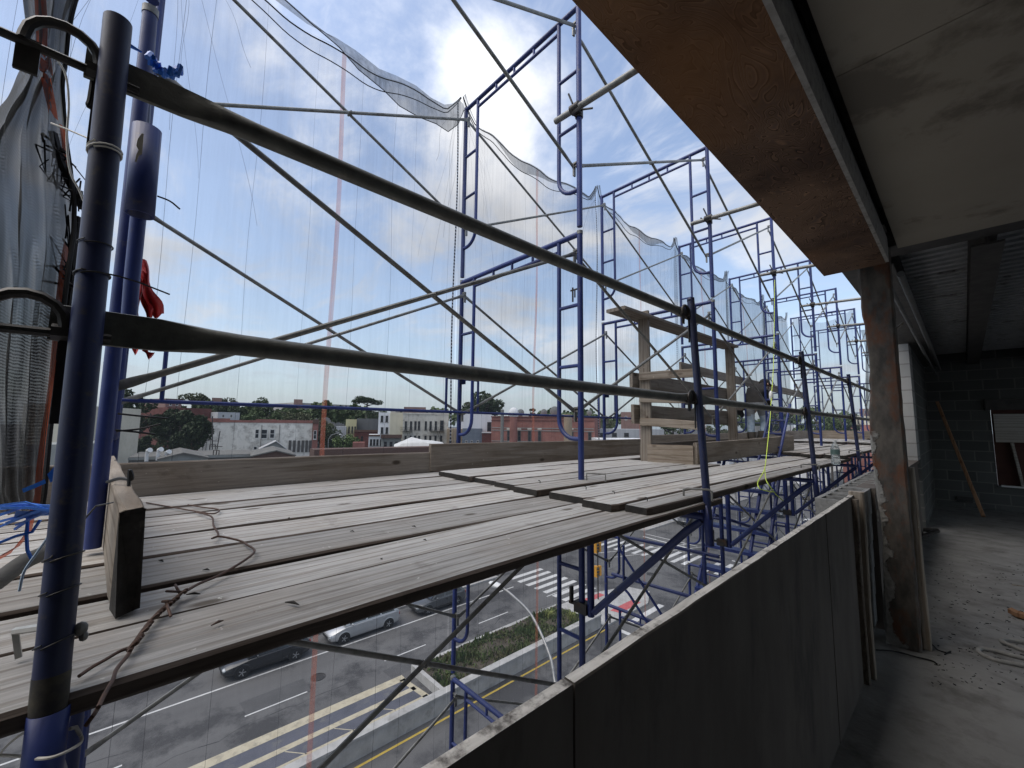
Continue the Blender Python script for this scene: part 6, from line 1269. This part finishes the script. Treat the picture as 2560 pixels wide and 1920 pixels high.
ED = [('pelvis', 'spine'), ('spine', 'chest'), ('chest', 'neck'), ('neck', 'skull'), ('pelvis', 'hl'), ('hl', 'kl'), ('kl', 'al'), ('al', 'tl'), ('pelvis', 'hr'), ('hr', 'kr'), ('kr', 'ar'), ('ar', 'tr'), ('chest', 'sl'), ('sl', 'el'), ('el', 'wl'), ('chest', 'sr'), ('sr', 'er'), ('er', 'wr')]
for s_ in 'lr':                # hands: palm, four fingers, thumb
    w_, el = J['w'+s_], J['e'+s_]; d = (w_-el).normalized(); sd_ = d.cross(Vector((0, 0, 1))).normalized(); pn = sd_.cross(d)
    J['p'+s_] = w_+d*.07; RAD['p'+s_] = .032; ED.append(('w'+s_, 'p'+s_))
    for i, (of, ln) in enumerate(((-.027, .062), (-.009, .075), (.009, .07), (.027, .055))):
        a, b = f'f{s_}{i}a', f'f{s_}{i}b'; J[a] = J['p'+s_]+d*.035+sd_*of; J[b] = J[a]+d*ln*.75-pn*ln*.55; RAD[a] = .011; RAD[b] = .009; ED += [('p'+s_, a), (a, b)]
    J['t'+s_+'h'] = w_+d*.04+sd_*.045; RAD['t'+s_+'h'] = .011; J['t'+s_+'i'] = w_+d*.085+sd_*.06-pn*.02; RAD['t'+s_+'i'] = .009; ED += [('w'+s_, 't'+s_+'h'), ('t'+s_+'h', 't'+s_+'i')]
names = list(J); idx = {n: i for i, n in enumerate(names)}
me = bpy.data.meshes.new('body_skeleton'); O_ = Vector((J['pelvis'].x, J['pelvis'].y, ZW)); me.from_pydata([tuple(J[n]-O_) for n in names], [(idx[a], idx[b]) for a, b in ED], [])
po = bpy.data.objects.new('person', me); C.objects.link(po); po.location = O_
md = po.modifiers.new('skin', 'SKIN'); po.modifiers.new('sub', 'SUBSURF').levels = 2
for n in names: me.skin_vertices[0].data[idx[n]].radius = (RAD[n], RAD[n])
me.skin_vertices[0].data[idx['pelvis']].use_root = True
dg = bpy.context.evaluated_depsgraph_get(); dg.update(); m2 = bpy.data.meshes.new_from_object(po.evaluated_get(dg)); po.modifiers.clear(); po.data = m2
m2.materials.clear()
for m_ in (JEANS, JACK, SHIRT, SKIN, BOOT): m2.materials.append(m_)
Lp = {n: J[n]-O_ for n in names}
def segd(c, a, b):
    d = b-a; f = max(0, min(1, (c-a).dot(d)/max(1e-9, d.length_squared))); return (c-(a+d*f)).length
for p in m2.polygons:
    c_ = p.center; best = min(ED, key=lambda ed: segd(c_, Lp[ed[0]], Lp[ed[1]])/((RAD[ed[0]]+RAD[ed[1]])/2))
    p.use_smooth = True; a, b = best; mi = 1
    if b in ('kl', 'kr', 'al', 'ar', 'hl', 'hr') or a == 'hl' or a == 'hr': mi = 0
    if b in ('hl', 'hr') or (a in ('hl', 'hr') and (c_-Lp[a]).length < .22) or (a == 'pelvis' and b == 'spine'): mi = 2 if c_.z < Lp['pelvis'].z+.0 else 1
    if b in ('tl', 'tr') and a in ('al', 'ar') or c_.z < .10: mi = 4
    if b == 'skull' or b[0] in 'pf' and b != 'pelvis' or b[1:] in ('lh', 'rh', 'li', 'ri'): mi = 3
    p.material_index = mi
tag(po, 'worker bent forward in dark jacket, cap and pale jeans, seen from behind', 'person')
hd = Lp['skull']; fw = (Lp['skull']-Lp['neck']).normalized()
g = MB(); g.ell(hd+fw*.02+Vector((0, 0, .025)), (.112, .112, .095), 14); fdir = Vector((.5, .8, -.35)).normalized(); g.tube([hd+fdir*.07+Vector((0, 0, .05)), hd+fdir*.18+Vector((0, 0, .02))], [.07, .05], 8, sect=[(.08, .012), (.06, .008)]); g.build('cap', JACK, po)
g = MB()
for sx in (-1, 1): g.ell(hd+fdir*.095+Vector((.035*sx, -.02*sx, .0)), (.012, .012, .009), 8)
g.ell(hd+fdir*.115+Vector((0, 0, -.03)), (.016, .018, .022), 8); g.ell(hd+fdir*.1+Vector((0, 0, -.065)), (.025, .014, .007), 8)
for sx in (-1, 1): g.ell(hd+Vector((.085*sx, -.055*sx, -.01)), (.016, .022, .03), 8)
g.build('face', SKIN, po)
for s_ in 'lr':
    g = MB(); a = Lp['a'+s_]; t_ = Lp['t'+s_]; g.tube([a+Vector((0, 0, .10)), a, a.lerp(t_, .5)+Vector((0, 0, -.01)), t_], [.078, .08, .07, .05], 12); g.build('boot', BOOT, po)
g = MB(); p = W(1000, 985, .1)-O_; g.ell(p, (.075, .06, .12), 10); g.ell(p+Vector((.03, .02, -.09)), (.05, .05, .07), 10); g.tube([p+Vector((0, 0, .1)), Lp['hl']+Vector((-.06, 0, .06))], .02, 6); g.build('tool_pouch', TIE, po)
# bucket between his feet
p = W(1158, 1240, .8); e = empty('bucket', (p.x, p.y, -.31), 'white plastic bucket standing behind the worker’s feet', 'bucket')
g = MB(); g.tube([(0, 0, 0), (0, 0, .02), (0, 0, .34), (0, 0, .36)], [.115, .12, .145, .15], 18); g.build('pail', WHITE, e); g = MB(); g.tube(arc((0, 0, .33), .15, 0, math.pi, (1, 0, 0), (0, .5, -.85), 8), .004, 5); g.build('handle', STEEL, e)
